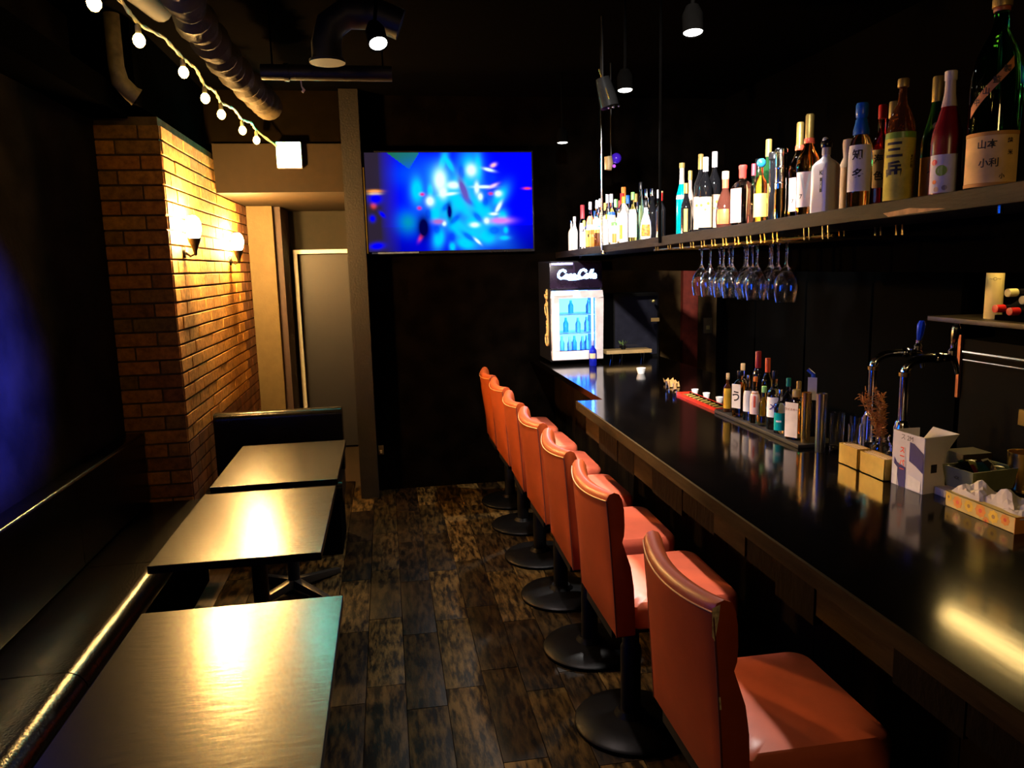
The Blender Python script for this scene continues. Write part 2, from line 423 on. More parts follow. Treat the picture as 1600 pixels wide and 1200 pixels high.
# glass rack under the shelf
gr = thing('glass_rack', 'wire stemware rack screwed under the bottle shelf', 'rack')
for x in (1.275, 1.50):
    MB().tube([(x, 3.52, 1.705), (x, 2.04 if x < 1.3 else 2.35, 1.712)], .0045, 8).build('rail', brass if x < 1.3 else steel, gr)
lane_y = [2.07, 2.17, 2.36, 2.445, 2.545, 2.64, 2.74, 2.84, 2.94, 3.05, 3.17, 3.31, 3.47]
for y in lane_y:
    for d in (-.014, .014):
        zt = zs(y+d)-.041
        MB().tube([(1.268, y+d, zt), (1.268, y+d, 1.706), (1.505, y+d, 1.706), (1.505, y+d, zt)], .0036, 6).build('hanger_wire', brass if y > 2.3 else dsteel, gr)

def wine_glass_mesh():
    # hangs upside down; origin at its foot, bowl below
    pr = [(0, 0), (.031, -.001), (.032, -.003), (.008, -.008), (.0042, -.018), (.0038, -.075), (.008, -.090), (.022, -.106), (.035, -.130), (.0385, -.155), (.036, -.18), (.031, -.207),
          (.0298, -.207), (.0348, -.18), (.0372, -.155), (.0335, -.131), (.020, -.108), (.006, -.096), (0, -.094)]
    return MB().lathe(pr, 24)
stemware = mat('stemware_glass', (.97, .98, 1), .07, trans=1, ior=1.5, var=0)
gspots = [(1.31, 2.36, 'nearest, alone at the end of the row'), (1.30, 2.545, None), (1.38, 2.545, None), (1.31, 2.64, None), (1.40, 2.64, None), (1.30, 2.74, None), (1.38, 2.74, None), (1.46, 2.74, None),
          (1.31, 2.84, None), (1.40, 2.84, None), (1.30, 2.94, None), (1.38, 2.94, None), (1.46, 2.94, None), (1.31, 3.05, None), (1.39, 3.05, None)]
g0 = None
for x, y, s in gspots:
    if g0 is None: o = g0 = wine_glass_mesh().build('wine_glass', stemware)
    else: o = g0.copy(); COL.objects.link(o)
    o.location = (x, y, 1.713); o.rotation_euler = (0, 0, random.random())
    if s: tag(o, 'single stemmed wine glass hanging apart at the right end of the rack', 'wine glass', 'wine glasses on the rack')
    else:
        lanes = sorted({q[1] for q in gspots if not q[2]}); mates = sorted(q[0] for q in gspots if q[1] == y)
        tag(o, 'clear stemmed glass in %s cluster lane from the right, %s' % (['first', 'second', 'third', 'fourth', 'fifth', 'sixth', 'seventh'][lanes.index(y)], ['front', 'middle' if len(mates) == 3 else 'rear', 'rear'][mates.index(x)]), 'wine glass', 'wine glasses on the rack')

# ================================================================== BOTTLES
P = {
 'wine':  [(.0, .0), (.9, 0), (1, .012), (1, .60), (.93, .65), (.62, .715), (.40, .765), (.33, .81), (.32, .965), (.36, .968), (.36, .995), (.30, 1), (0, 1)],
 'slope': [(.0, .0), (.9, 0), (1, .012), (1, .45), (.95, .51), (.72, .61), (.48, .72), (.34, .82), (.31, .9), (.31, .96), (.35, .965), (.35, .995), (.3, 1), (0, 1)],
 'sake':  [(.0, .0), (.92, 0), (1, .012), (1, .52), (.97, .585), (.86, .67), (.62, .745), (.38, .80), (.30, .84), (.27, .9), (.27, .965), (.33, .968), (.33, .995), (.28, 1), (0, 1)],
 'round': [(.0, .0), (.9, 0), (1, .02), (1, .50), (.97, .58), (.82, .65), (.5, .71), (.36, .74), (.33, .78), (.33, .9), (.33, .99), (.3, 1), (0, 1)],
 'dome':  [(.0, .0), (.8, 0), (.92, .03), (1, .16), (.98, .3), (.85, .46), (.6, .58), (.4, .66), (.33, .72), (.31, .8), (.31, .98), (.28, 1), (0, 1)],
 'whisky': [(.0, .0, .0), (.9, 0, 0), (1, .012, 0), (.97, .2, 0), (1.0, .44, 0), (1.04, .50, 0), (.95, .57, 0), (.66, .64, 0), (.42, .69, 0), (.33, .74, 0), (.30, .80, 0), (.30, .98, 0), (.26, 1, 0), (0, 1, 0)],
 'square': [(.0, .0, 1), (.88, 0, 1), (.95, .015, 1), (.95, .60, 1), (.9, .66, 1), (.7, .71, .8), (.38, .76, .2), (.32, .79, 0), (.32, .98, 0), (.28, 1, 0), (0, 1, 0)],
 'flagon': [(.0, .0, .8), (.88, 0, .8), (.97, .015, .8), (.97, .62, .8), (.9, .70, .7), (.68, .765, .5), (.46, .80, .1), (.44, .82, 0), (.44, .97, 0), (.40, 1, 0), (0, 1, 0)],
 'cyl':   [(.0, .0), (.95, 0), (1, .01), (1, .94), (.96, .975), (.8, .99), (0, 1)],
 'tall':  [(.0, .0), (.9, 0), (1, .012), (1, .52), (.92, .58), (.58, .68), (.42, .74), (.38, .98), (.3, 1), (0, 1)],
 'jar':   [(.0, .0), (.9, 0), (1, .03), (1, .72), (.85, .8), (.8, .84), (.8, .98), (.7, 1), (0, 1)],
}
def radius_at(prof, zf):
    for a, b in zip(prof, prof[1:]):
        if a[1] <= zf <= b[1] and b[1] > a[1]:
            t = (zf-a[1])/(b[1]-a[1]); return a[0]+(b[0]-a[0])*t
    return prof[-1][0]
def bottle(x, y, z, R, H, prof, gm, capm, cap0, label, labels=(), rz=None, capr=None, group='bottles on the hanging shelf', name='bottle', n=20, capprof=None):
    pf = P[prof]
    o = MB().lathe([(p[0]*R, p[1]*H)+tuple(p[2:]) for p in pf], n).build(name, gm)
    o.location = (x, y, z)
    if rz is None: rz = math.atan2(-y*.8, -x)       # labels face the room
    o.rotation_euler = (0, 0, rz)
    tag(o, label, 'bottle', group)
    if capm:
        if capprof: cp = [(a*R, b*H) for a, b in capprof]
        else:
            cr = (capr*R if capr else max(radius_at(pf, cap0+.01), radius_at(pf, .985))*R*1.10+.0008)
            cp = [(cr*.9, cap0*H), (cr, cap0*H+.001), (cr, H-.002), (cr*.9, H+.001), (0, H+.0015)]
        MB().lathe(cp, 16).build('cap', capm, o)
    for L in labels:
        z0, z1, lm, half = L[:4]; da = L[4] if len(L) > 4 else 0
        if prof in ('square', 'flagon') and half < 1:
            ww = half*R; xx = .965*R if prof == 'square' else 1.0*R
            MB().box(xx-.001, xx+.0012, -ww, ww, z0*H, z1*H).build('paper_label', lm, o, smooth=False)
        else:
            pr = []
            for i in range(7):
                zf = z0+(z1-z0)*i/6; pr.append((radius_at(pf, zf)*R+.0009, zf*H))
            MB().lathe(pr, 16, a0=da-half, a1=da+half).build('paper_label', lm, o)
    return o

g_green = gmat('green_glass', (.05, .42, .10))
g_dkgreen = gmat('dark_green_glass', (.02, .10, .03), trans=.6)
g_black = mat('black_glass', (.008, .008, .010), .06, spec=.7)
g_brown = gmat('brown_glass', (.16, .05, .015), trans=.6)
g_amber = gmat('amber_spirit', (.85, .42, .10))
g_gold = gmat('golden_spirit', (.95, .68, .20))
g_red = gmat('red_spirit', (.75, .05, .06))
g_redliq = mat('dark_red_liquid', (.16, .004, .008), .25, var=.2)
g_frost = mat('frosted_neck', (.52, .40, .33), .4)
g_teal = mat('teal_liqueur', (.0, .32, .38), .12, var=.1)
g_white = mat('white_porcelain', (.85, .84, .88), .25, var=.04)
g_clear = gmat('clear_spirit', (.93, .95, .97))
g_blue = gmat('pale_blue_glass', (.45, .6, .95))
g_lgreen = gmat('pale_green_glass', (.45, .8, .6))
g_pink = gmat('pale_pink_glass', (.95, .70, .62))
g_yel = gmat('yellow_liqueur', (.95, .85, .25))
c_blue = cmat('blue_foil', (.01, .12, .55)); c_red = cmat('red_cap', (.60, .02, .02)); c_gold = gold
c_white = cmat('white_cap', (.75, .74, .85)); c_black = cmat('black_cap', (.01, .01, .012), .2)
c_orange = cmat('orange_cap', (.85, .25, .04)); c_olive = cmat('olive_cap', (.33, .24, .07))
c_tan = cmat('tan_cap', (.62, .42, .2)); c_silver = chrome; c_green = cmat('green_cap', (.25, .6, .2)); c_yellow = cmat('yellow_cap', (.9, .6, .05))
c_purple = cmat('indigo_paper', (.06, .03, .45)); c_pinkcap = cmat('pink_red_cap', (.75, .08, .12))
lab_blue = cmat('blue_label', (.05, .2, .8)); lab_teal = cmat('teal_label', (.0, .35, .33)); lab_green = cmat('green_label', (.1, .5, .2))
lab_red = cmat('red_label', (.8, .12, .06)); lab_pink = cmat('pale_pink_label', (.85, .62, .55)); lab_orange = cmat('orange_label', (.85, .33, .06))

# the big green magnum
b = bottle(1.345, 1.55, zs(1.55), .0515, .415, 'sake', g_green, gold, .925, 'huge green sake bottle with tan label and orange sash at the right end of shelf',
           [(.015, .285, mat('magnum_label', (.80, .50, .17), .75, var=.15, vscale=25), 1.25)], name='sake_bottle', n=32)
# slanting orange sash
v = []
for i in range(17):
    t = i/16; a = -.95+1.7*t; zc = .40+.235*t
    for dz in (-.028, .028):
        zf = zc+dz; v.append((math.cos(a)*(radius_at(P['sake'], zf)*.0515+.0011), math.sin(a)*(radius_at(P['sake'], zf)*.0515+.0011), zf*.415))
MB().add(v, [(2*i, 2*i+2, 2*i+3, 2*i+1) for i in range(16)]).build('paper_sash', mat('orange_sash', (.55, .20, .06), .7), b)
for k, ch in enumerate('中山監製'):
    a = -.62+.36*k; zf = .40+.235*((a+.95)/1.7)
    wrap_text(ch, .016, radius_at(P['sake'], zf)*.0515+.0022, zf*.415, a, ink, b)
for ch, zf, a, sz in (('山本', .225, -.1, .02), ('小利', .13, .0, .02), ('純', .24, .75, .012), ('米', .18, .78, .012), ('小', .06, .5, .012)):
    wrap_text(ch, sz, .0533, zf*.415, a, ink, b)
MB().lathe([(.0522+.0004, .272*.415), (.0532, .273*.415), (.0532, .29*.415), (.0524, .292*.415)], 20, a0=-1.25, a1=1.25).build('label_border', mat('label_border', (.55, .26, .05), .7), b)
MB().lathe([(.0522, .012*.415), (.0532, .013*.415), (.0532, .03*.415), (.0524, .032*.415)], 20, a0=-1.25, a1=1.25).build('label_border', MATS['label_border'], b)
# gold cap rings
MB().lathe([(.0155, .905*.415), (.0165, .91*.415), (.0165, .925*.415), (.0155, .93*.415)], 20).build('neck_band', mat('red_band', (.35, .08, .02), .4), b)

# deep red liqueur
b = bottle(1.325, 1.668, zs(1.668), .034, .282, 'slope', g_redliq, None, 0, 'dark red liqueur bottle with pale frosted neck and white label with coloured spots', [(.02, .33, cmat('cool_white_label', (.62, .56, .58), .6), .95, -.1)], name='liqueur_bottle', n=28)
MB().lathe([(p[0]*.034+.0008, p[1]*.282) for p in P['slope'] if .7 < p[1] < .97]+[(0.0107, .972*.282)], 20).build('frosted_neck', g_frost, b)
MB().lathe([(.0125, .93*.282), (.0135, .935*.282), (.0135, 1.0*.282), (.012, 1.005*.282), (0, 1.006*.282)], 20).build('cap', cmat('cream_cap', (.6, .5, .38)), b)
for (a, zf, r, mm) in ((-.62, .27, .007, cmat('red_spot', (.75, .05, .08))), (-.15, .20, .0125, cmat('green_spot', (.25, .38, .05))), (-.55, .11, .005, c_orange), (.1, .06, .006, cmat('grey_spot', (.25, .2, .22))), (-.4, .05, .006, c_tan)):
    vv = [(math.cos(a+math.cos(t)*r/.035)*.0357, math.sin(a+math.cos(t)*r/.035)*.0357, zf*.282+math.sin(t)*r) for t in [2*PI*i/14 for i in range(14)]]
    MB().add(vv, [tuple(range(14))]).build('label_spot', mm, b, smooth=False)
# dark green with gold cap, orange label
b = bottle(1.42, 1.83, zs(1.83), .034, .312, 'slope', g_dkgreen, gold, .80, 'dark green bottle with gold foil neck and orange-tan label', [(.02, .36, mat('amber_paper', (.68, .38, .07), .7, var=.15), 1.3, .15)], n=24)
wrap_text('〜〆', .016, .0352, .23*.312, .1, ink, b); wrap_text('る', .014, .0352, .14*.312, .35, ink, b)
vv = [(math.cos(.05+math.cos(t)*.25)*.0318, math.sin(.05+math.cos(t)*.25)*.0318, .60*.312+math.sin(t)*.013) for t in [2*PI*i/14 for i in range(14)]]
MB().add([(math.cos(.05+math.cos(t)*.27)*.0262, math.sin(.05+math.cos(t)*.27)*.0262, .60*.312+math.sin(t)*.010) for t in [2*PI*i/14 for i in range(14)]], [tuple(range(14))]).build('neck_medallion', c_tan, b)
# yellow-green label with big brush lettering
b = bottle(1.335, 1.85, zs(1.85), .0355, .31, 'sake', g_brown, gold, .935, 'brown bottle with yellow-green label and heavy vertical black brush lettering', [(.02, .52, olivepaper, 1.5), (.52, .57, cmat('green_stripe', (.16, .3, .03)), 1.5)], n=28)
wrap_text('三', .046, .0372, .42*.31, -.30, ink, b, bold=.035)
wrap_text('岳', .044, .0372, .26*.31, -.30, ink, b, bold=.035)
wrap_text('本格焼酎', .009, .0372, .33*.31, .95, ink, b, vertical=True); wrap_text('々', .018, .031, .60*.31, .1, mat('gold_ink', (.6, .35, .05), .4), b)
# red whisky
b = bottle(1.402, 2.025, zs(2.025), .030, .284, 'round', g_red, c_red, .87, 'ruby red bottle with red cap and cream brush-lettered label', [(.20, .57, creampaper, .9, .1)], n=24)
wrap_text('海', .027, .0315, .47*.284, -.1, ink, b); wrap_text('色', .027, .0315, .31*.284, -.05, ink, b)
# blue foil
b = bottle(1.325, 2.005, zs(2.005), .0325, .285, 'round', g_gold, None, .0, 'amber whisky bottle with blue foil cap and white brush-lettered label', [(.16, .60, whitepaper, 1.05)], n=24)
MB().lathe([(.018, .70*.285), (.0215, .705*.285), (.0215, .745*.285), (.0175, .80*.285), (.0155, .845*.285), (.0125, .855*.285), (.0155, .87*.285), (.0165, .9*.285), (.0165, .98*.285), (.014, 1.0*.285), (0, 1.002*.285)], 20).build('foil_cap', c_blue, b)
wrap_text('知', .030, .0342, .50*.285, -.1, ink, b); wrap_text('多', .034, .0342, .31*.285, -.05, ink, b)
# tan wrapped
b = bottle(1.43, 2.225, zs(2.225), .027, .228, 'round', g_gold, None, .0, 'squat amber bottle wrapped at the neck in pale paper, behind the white bottle', [(.08, .62, mat('peach_label', (.88, .58, .3), .7), 1.3)])
MB().lathe([(.026, .62*.228), (.020, .70*.228), (.014, .76*.228), (.016, .84*.228), (.0175, .93*.228), (.016, .99*.228), (0, 1.0*.228)], 14).build('paper_wrap', creampaper, b)
# white square gin
b = bottle(1.325, 2.174, zs(2.174), .034, .215, 'square', g_white, None, 0, 'squat square white bottle with rounded shoulders and black stopper', rz=PI+.30, n=32)
MB().lathe([(.0125, .80*.215), (.0125, .93*.215)], 16).build('neck_band', cmat('grey_band', (.55, .5, .5)), b)
MB().lathe([(.015, .90*.215), (.016, .91*.215), (.016, .98*.215), (.012, 1.01*.215), (0, 1.015*.215)], 16).build('stopper', c_black, b)
MB().ball((.006, 0, 1.0*.215), .009).build('stopper_cap', whitep, b)
flat_text('K', .018, (.0335, .012, .118), (0, 1, 0), (0, 0, 1), ink, b, bold=.03)
MB().box(.0325, .0335, .009, .016, .062, .104).build('label_bar', ink, b)
flat_text('ROKI', .009, (.0338, .0125, .083), (0, 0, -1), (0, 1, 0), whitepaper, b)
# two gold necked whiskies
for (x, y, R, H, lab) in ((1.36, 2.331, .0365, .322, 'tall amber whisky bottle with gold foil neck, taller of the pair'), (1.43, 2.51, .034, .332, 'amber whisky bottle with gold foil neck, half hidden behind its taller twin')):
    b = bottle(x, y, zs(y), R, H, 'whisky', g_amber, None, 0, lab, [(.10, .44, lab_pink, 1.05)], n=24)
    MB().lathe([(R*.40, .735*H), (R*.36, .80*H), (R*.36, .985*H), (R*.30, 1.0*H), (0, 1.002*H)], 16).build('foil_neck', gold, b)
    MB().lathe([(R*.44, .72*H), (R*.46, .725*H), (R*.42, .765*H), (R*.40, .77*H)], 16).build('neck_band', lab_red, b)
    v = [(math.cos(a)*(R*1.02+.0018), math.sin(a)*(R*1.02+.0018), H*zf) for a, zf in ((-.6, .42), (-.1, .15), (.35, .42), (.15, .42), (-.1, .27), (-.35, .42))]
    MB().add(v, [(0, 1, 4, 5), (1, 2, 3, 4)]).build('label_emblem', whitepaper, b)
    wrap_text('7', .02, R*1.0+.003, .2*H, -.45, ink, b)
# steel shaker-like bottle
b = bottle(1.335, 2.46, zs(2.46), .018, .236, 'cyl', chrome, chrome, .93, 'slim polished steel cylinder bottle', [(.0, .45, mat('mirror_dark', (.25, .2, .08), .1, 1), 3.1)])
MB().lathe([(.0185, .5*.236), (.0192, .51*.236), (.0192, .53*.236), (.0185, .54*.236)], 18).build('ring', chrome, b)
MB().lathe([(.0185, .72*.236), (.0192, .73*.236), (.0192, .75*.236), (.0185, .76*.236)], 18).build('ring', chrome, b)
b = bottle(1.40, 2.625, zs(2.625), .019, .25, 'cyl', g_black, c_black, .9, 'slim black cylinder bottle beside the steel one')
b = bottle(1.41, 2.69, zs(2.69), .026, .306, 'wine', g_dkgreen, c_olive, .80, 'dark green bottle with tall olive foil neck', [(.10, .48, mat('ochre_label', (.75, .45, .08), .6), 1.3)])
b = bottle(1.335, 2.597, zs(2.597), .0235, .226, 'round', g_gold, None, 0, 'small amber bottle with round blue stopper', [(.10, .46, mat('ochre_label2', (.85, .50, .12), .6), 1.2)])
MB().ball((0, 0, .93*.226), .016).build('stopper', cmat('blue_stopper', (.02, .25, .6)), b)
b = bottle(1.44, 2.862, zs(2.862), .021, .244, 'round', g_pink, c_pinkcap, .82, 'slender pale bottle with pink cap behind the clear square bottle')
b = bottle(1.335, 2.739, zs(2.739), .034, .222, 'square', g_pink, None, 0, 'clear square bottle with red wax top and pinkish labels', [(.06, .62, mat('mottled_pink_label', (.8, .62, .55), .6, var2=(.75, .25, .15), vscale=60), .75)], rz=PI+.35, n=28)
MB().lathe([(.0125, .79*.222), (.0135, .80*.222), (.0135, .93*.222), (.0155, .95*.222), (.0155, .995*.222), (.012, 1.005*.222), (0, 1.005*.222)], 16).build('wax_top', cmat('red_wax', (.65, .05, .04)), b)
b = bottle(1.335, 2.886, zs(2.886), .036, .22, 'dome', mat('smoky_brown_glass', (.10, .03, .02), .05, trans=.4), None, 0, 'round-bellied brown brandy bottle with red and cream neck', [(.08, .34, cmat('rust_label', (.7, .12, .04)), .7, -.2)])
MB().lathe([(.0125, .70*.22), (.0128, .86*.22)], 14).build('neck_band', lab_red, b); MB().lathe([(.013, .86*.22), (.014, .87*.22), (.014, 1*.22), (0, 1.01*.22)], 14).build('cap', creampaper, b)
for (x, y, H, cap, ds) in ((1.41, 3.157, .336, c_white, 'white capsule, nearest of the three cream-labelled'), (1.345, 3.10, .305, c_white, 'white capsule, middle of the three cream-labelled'), (1.40, 3.28, .345, c_olive, 'olive capsule, farthest of the three cream-labelled')):
    b = bottle(x, y, zs(y), .0275, H, 'wine', g_black, cap, .81, 'black wine bottle with '+ds, [(.06, .47, creampaper, 1.3)], name='wine_bottle')
    for (a, zf, r) in ((-.5, .36, .006), (.1, .3, .005), (.5, .38, .006)):
        MB().add([(math.cos(a+math.cos(t)*r/.028)*.0292, math.sin(a+math.cos(t)*r/.028)*.0292, zf*H+math.sin(t)*r) for t in [2*PI*i/8 for i in range(8)]], [tuple(range(8))]).build('label_spot', lab_orange, b)
b = bottle(1.33, 3.27, zs(3.27), .0235, .22, 'tall', g_black, c_gold, .8, 'small black bottle with gold stripes beside the teal liqueur', [(.05, .5, mat('gold_stripe', (.8, .5, .1), .4), .35)])
b = bottle(1.345, 3.36, zs(3.36), .0245, .32, 'tall', g_teal, None, 0, 'teal liqueur bottle with long frosted grey neck', n=20)
MB().lathe([(.0255, .50*.32), (.0245, .545*.32), (.018, .62*.32), (.0125, .70*.32), (.0105, .80*.32), (.0105, .95*.32)], 16).build('frosted_neck', mat('grey_frosted_glass', (.42, .38, .32), .3), b)
MB().lathe([(.012, .93*.32), (.0125, .94*.32), (.0125, 1.0*.32), (0, 1.005*.32)], 14).build('cap', c_olive, b)
b = bottle(1.43, 3.47, zs(3.47), .02, .30, 'tall', g_frost, c_olive, .86, 'slim pale bottle with olive cap behind the teal liqueur')
for (x, y, R, H, pf, gm, cm, c0, lab, labs) in (
    (1.335, 3.60, .0235, .215, 'wine', g_black, c_red, .82, 'short black bottle with dull red capsule', []),
    (1.385, 3.73, .0235, .236, 'wine', g_black, c_tan, .82, 'black bottle with peach neck capsule and a pink label', [(.1, .4, lab_pink, .8)]),
    (1.33, 3.80, .028, .20, 'dome', g_white, c_black, .82, 'round white flask with black neck and slanting label', [(.1, .4, mat('mottled_gold_label', (.6, .3, .03), .5, var2=(.05, .02, .01), vscale=80), .9)]),
    (1.40, 3.90, .024, .268, 'tall', g_black, c_silver, .86, 'black bottle with long silver neck', []),
    (1.385, 4.04, .021, .318, 'slope', g_lgreen, c_black, .88, 'slender pale green bottle with dark top', []),
    (1.33, 4.01, .026, .262, 'round', g_yel, c_green, .85, 'yellow liqueur bottle with yellow-green cap', [(.1, .66, whitepaper, .9)]),
    (1.33, 4.17, .026, .255, 'round', g_white, c_yellow, .86, 'white bottle with yellow cap and gold side label', [(.1, .4, c_yellow, .4, -.6)]),
    (1.36, 4.29, .029, .285, 'round', g_clear, c_red, .80, 'clear bottle with red cap and white label', [(.06, .62, whitepaper, 1.4)]),
    (1.41, 4.42, .034, .335, 'round', g_clear, c_orange, .80, 'big clear bottle with orange cap and white label', [(.06, .62, whitepaper, 1.4)]),
    (1.335, 4.36, .024, .13, 'jar', g_white, c_green, .85, 'small white jar with orange and green spots', [(.1, .5, lab_orange, .5)]),
    (1.33, 4.55, .027, .16, 'jar', g_white, c_white, .85, 'plain white porcelain jar with white lid', []),
    (1.39, 4.60, .025, .315, 'round', g_clear, c_white, .84, 'white-capped clear bottle, first from the right in the pale row', [(.08, .6, whitepaper, 1.4), (.6, .66, lab_blue, 1.4)]),
    (1.40, 4.72, .025, .325, 'round', g_clear, c_white, .84, 'white-capped clear bottle with yellow side label', [(.08, .6, whitepaper, 1.4), (.45, .62, c_yellow, .5)]),
    (1.39, 4.84, .025, .31, 'round', g_clear, c_white, .84, 'white-capped bottle with blue band, middle of the pale row', [(.08, .6, whitepaper, 1.4), (.34, .46, lab_blue, 1.4)]),
    (1.40, 4.96, .026, .312, 'round', g_clear, c_white, .84, 'white-capped bottle with small green label', [(.08, .6, whitepaper, 1.4), (.50, .66, lab_green, .7), (.3, .4, lab_blue, 1.4)]),
    (1.39, 5.09, .026, .315, 'round', g_clear, c_white, .84, 'white-capped bottle with coral red label', [(.08, .6, whitepaper, 1.4), (.52, .70, lab_red, 1.2), (.3, .4, lab_blue, 1.4)]),
    (1.33, 4.70, .022, .11, 'jar', g_brown, c_gold, .8, 'small brown jar in front of the pale row', []),
    (1.33, 4.88, .031, .12, 'jar', g_gold, c_orange, .75, 'wide jar of orange preserve in front of the pale row', [(.1, .6, lab_orange, 1.0)]),
    (1.33, 5.03, .022, .187, 'round', g_clear, c_yellow, .80, 'short clear bottle with yellow cap', [(.1, .6, whitepaper, 1.3)]),
    (1.37, 5.22, .025, .307, 'round', g_blue, c_pinkcap, .70, 'pale blue bottle with tall red capsule', [(.08, .6, whitepaper, .8)]),
    (1.32, 5.25, .022, .232, 'tall', g_white, c_white, .85, 'slim white bottle near the left end of the shelf', []),
    (1.40, 5.34, .022, .25, 'slope', g_blue, c_silver, .9, 'slim pale blue bottle behind the left end', []),
    (1.33, 5.38, .024, .217, 'round', g_white, c_silver, .9, 'white bottle with silver neck, leftmost on the shelf', []),
    (1.51, 1.74, .033, .29, 'wine', g_black, c_black, .85, 'plain black bottle at the back of the shelf between the green ones', []),
    (1.49, 2.10, .035, .31, 'wine', g_brown, c_gold, .85, 'brown bottle in the rear row behind the ruby bottle', []),
    (1.52, 2.98, .033, .28, 'wine', g_dkgreen, c_black, .85, 'dark green bottle in the rear row behind the brandy', []),
    ):
    bottle(x, y, zs(y), R, H, pf, gm, cm, c0, lab, labs)

# rear row packed behind the pale bottles
for k, (y, H, cm, cn, lm, ln) in enumerate(((3.98, .27, c_white, 'white', lab_pink, 'pink'), (4.20, .30, c_silver, 'silver', whitepaper, 'white'), (4.36, .29, c_gold, 'gold', creampaper, 'cream'), (4.54, .30, c_blue, 'blue', whitepaper, 'white'),
      (4.66, .28, c_red, 'red', whitepaper, 'white'), (4.78, .30, c_green, 'green', c_yellow, 'yellow'), (4.90, .29, c_black, 'black', whitepaper, 'white'), (5.02, .30, c_orange, 'orange', creampaper, 'cream'), (5.15, .29, c_silver, 'silver', lab_blue, 'blue'), (5.28, .27, c_blue, 'blue', lab_pink, 'pink'))):
    bottle(1.475 if k % 2 else 1.465, y, zs(y), .029, H, 'round', g_clear if k % 3 else g_lgreen, cm, .84, 'rear-row bottle with %s cap and %s label behind the pale bottles' % (cn, ln), [(.08, .62, lm, 1.4)])

# ---- bottles on the counter
CG = 'bottles on the counter'
rail = MB().box(1.44, 1.60, 2.475, 3.19, .97, .985).build('bar_mat', mat('black_rubber', (.01, .009, .008), .6), bevel=.003)
tag(rail, 'long black rubber bar mat under the counter bottles', 'bar mat')
zc = .985
b = bottle(1.47, 3.12, zc, .019, .172, 'round', g_brown, c_tan, .84, 'small bottle with oval yellow label, leftmost on the counter', [(.1, .62, mat('yellow_oval_label', (.85, .50, .03), .6), .9)], group=CG)
b = bottle(1.53, 3.10, zc, .024, .215, 'round', g_blue, c_tan, .86, 'clear bottle with cream cap rising behind the yellow-labelled one', group=CG)
b = bottle(1.475, 3.01, zc, .027, .198, 'flagon', g_amber, c_black, .9, 'clear square bottle with white label marked by a bold curl', [(.2, .72, whitepaper, .8)], group=CG, rz=PI+.5, n=24)
flat_text('う', .05, (.0285, 0, .088), (0, 1, 0), (0, 0, 1), ink, b)
b = bottle(1.475, 2.935, zc, .0205, .19, 'round', g_clear, c_silver, .9, 'clear bottle with white label beside the square one', [(.2, .66, whitepaper, 1.1)], group=CG)
b = bottle(1.475, 2.875, zc, .021, .19, 'round', g_amber, c_orange, .9, 'narrow bottle with white and red label', [(.2, .7, lab_pink, 1.1), (.35, .6, lab_red, .2)], group=CG)
b = bottle(1.565, 3.03, zc, .023, .275, 'wine', g_black, cmat('maroon_foil', (.32, .01, .015), .4), .74, 'black bottle with tall maroon foil top', group=CG)
b = bottle(1.53, 2.88, zc, .0235, .264, 'wine', g_yel, cmat('vermilion_cap', (.75, .10, .02), .4), .78, 'yellow-green bottle with vermilion cap', [(.1, .35, cmat('dull_label', (.5, .4, .05)), .8)], group=CG)
b = bottle(1.48, 2.81, zc, .0205, .16, 'tall', g_yel, c_green, .85, 'short yellow bottle at the front of the counter row', group=CG)
b = bottle(1.49, 2.745, zc, .029, .232, 'round', g_clear, c_black, .86, 'clear bottle with white label and black scribble', [(.22, .56, whitepaper, 1.1)], group=CG)
wrap_text('メ', .035, .031, .4*.232, -.1, mat('violet_ink', (.06, .04, .2), .5), b)
b = bottle(1.545, 2.74, zc, .023, .20, 'round', g_clear, mat('teal_cap', (.0, .22, .2), .4), .84, 'clear bottle with teal cap in the rear of the counter row', group=CG)
b = bottle(1.475, 2.672, zc, .023, .17, 'round', g_clear, c_silver, .85, 'clear bottle with slanted teal label', [(.08, .48, lab_teal, 1.0)], group=CG)
wrap_text('▬', .02, .0245, .30*.17, -.1, whitepaper, b)
b = bottle(1.54, 2.655, zc, .024, .20, 'round', g_clear, c_gold, .85, 'clear bottle with gold collar behind the teal label', group=CG)
b = bottle(1.48, 2.565, zc, .030, .185, 'flagon', g_amber, c_olive, .86, 'square whisky flask with large cream label, nearest of the counter row', [(.06, .76, mat('aged_cream_label', (.72, .62, .5), .6), .85)], group=CG, rz=PI+.5, n=24)
flat_text('ウイスキー', .011, (.032, 0, .115), (0, 1, 0), (0, 0, 1), cmat('faded_ink', (.35, .15, .08)), b)
b = bottle(1.565, 2.60, zc, .022, .20, 'tall', g_black, None, 0, 'dark bottle with blue pouring spout and a paper tag on its neck', group=CG)
MB().tube([(0, 0, .2), (0, 0, .235), (.0, -.02, .252)], [.009, .008, .007], 8).build('pouring_spout', mat('blue_spout', (.01, .06, .6), .3), b)
MB().box(.02, .0215, -.016, .016, .14, .225).build('paper_tag', whitepaper, b)

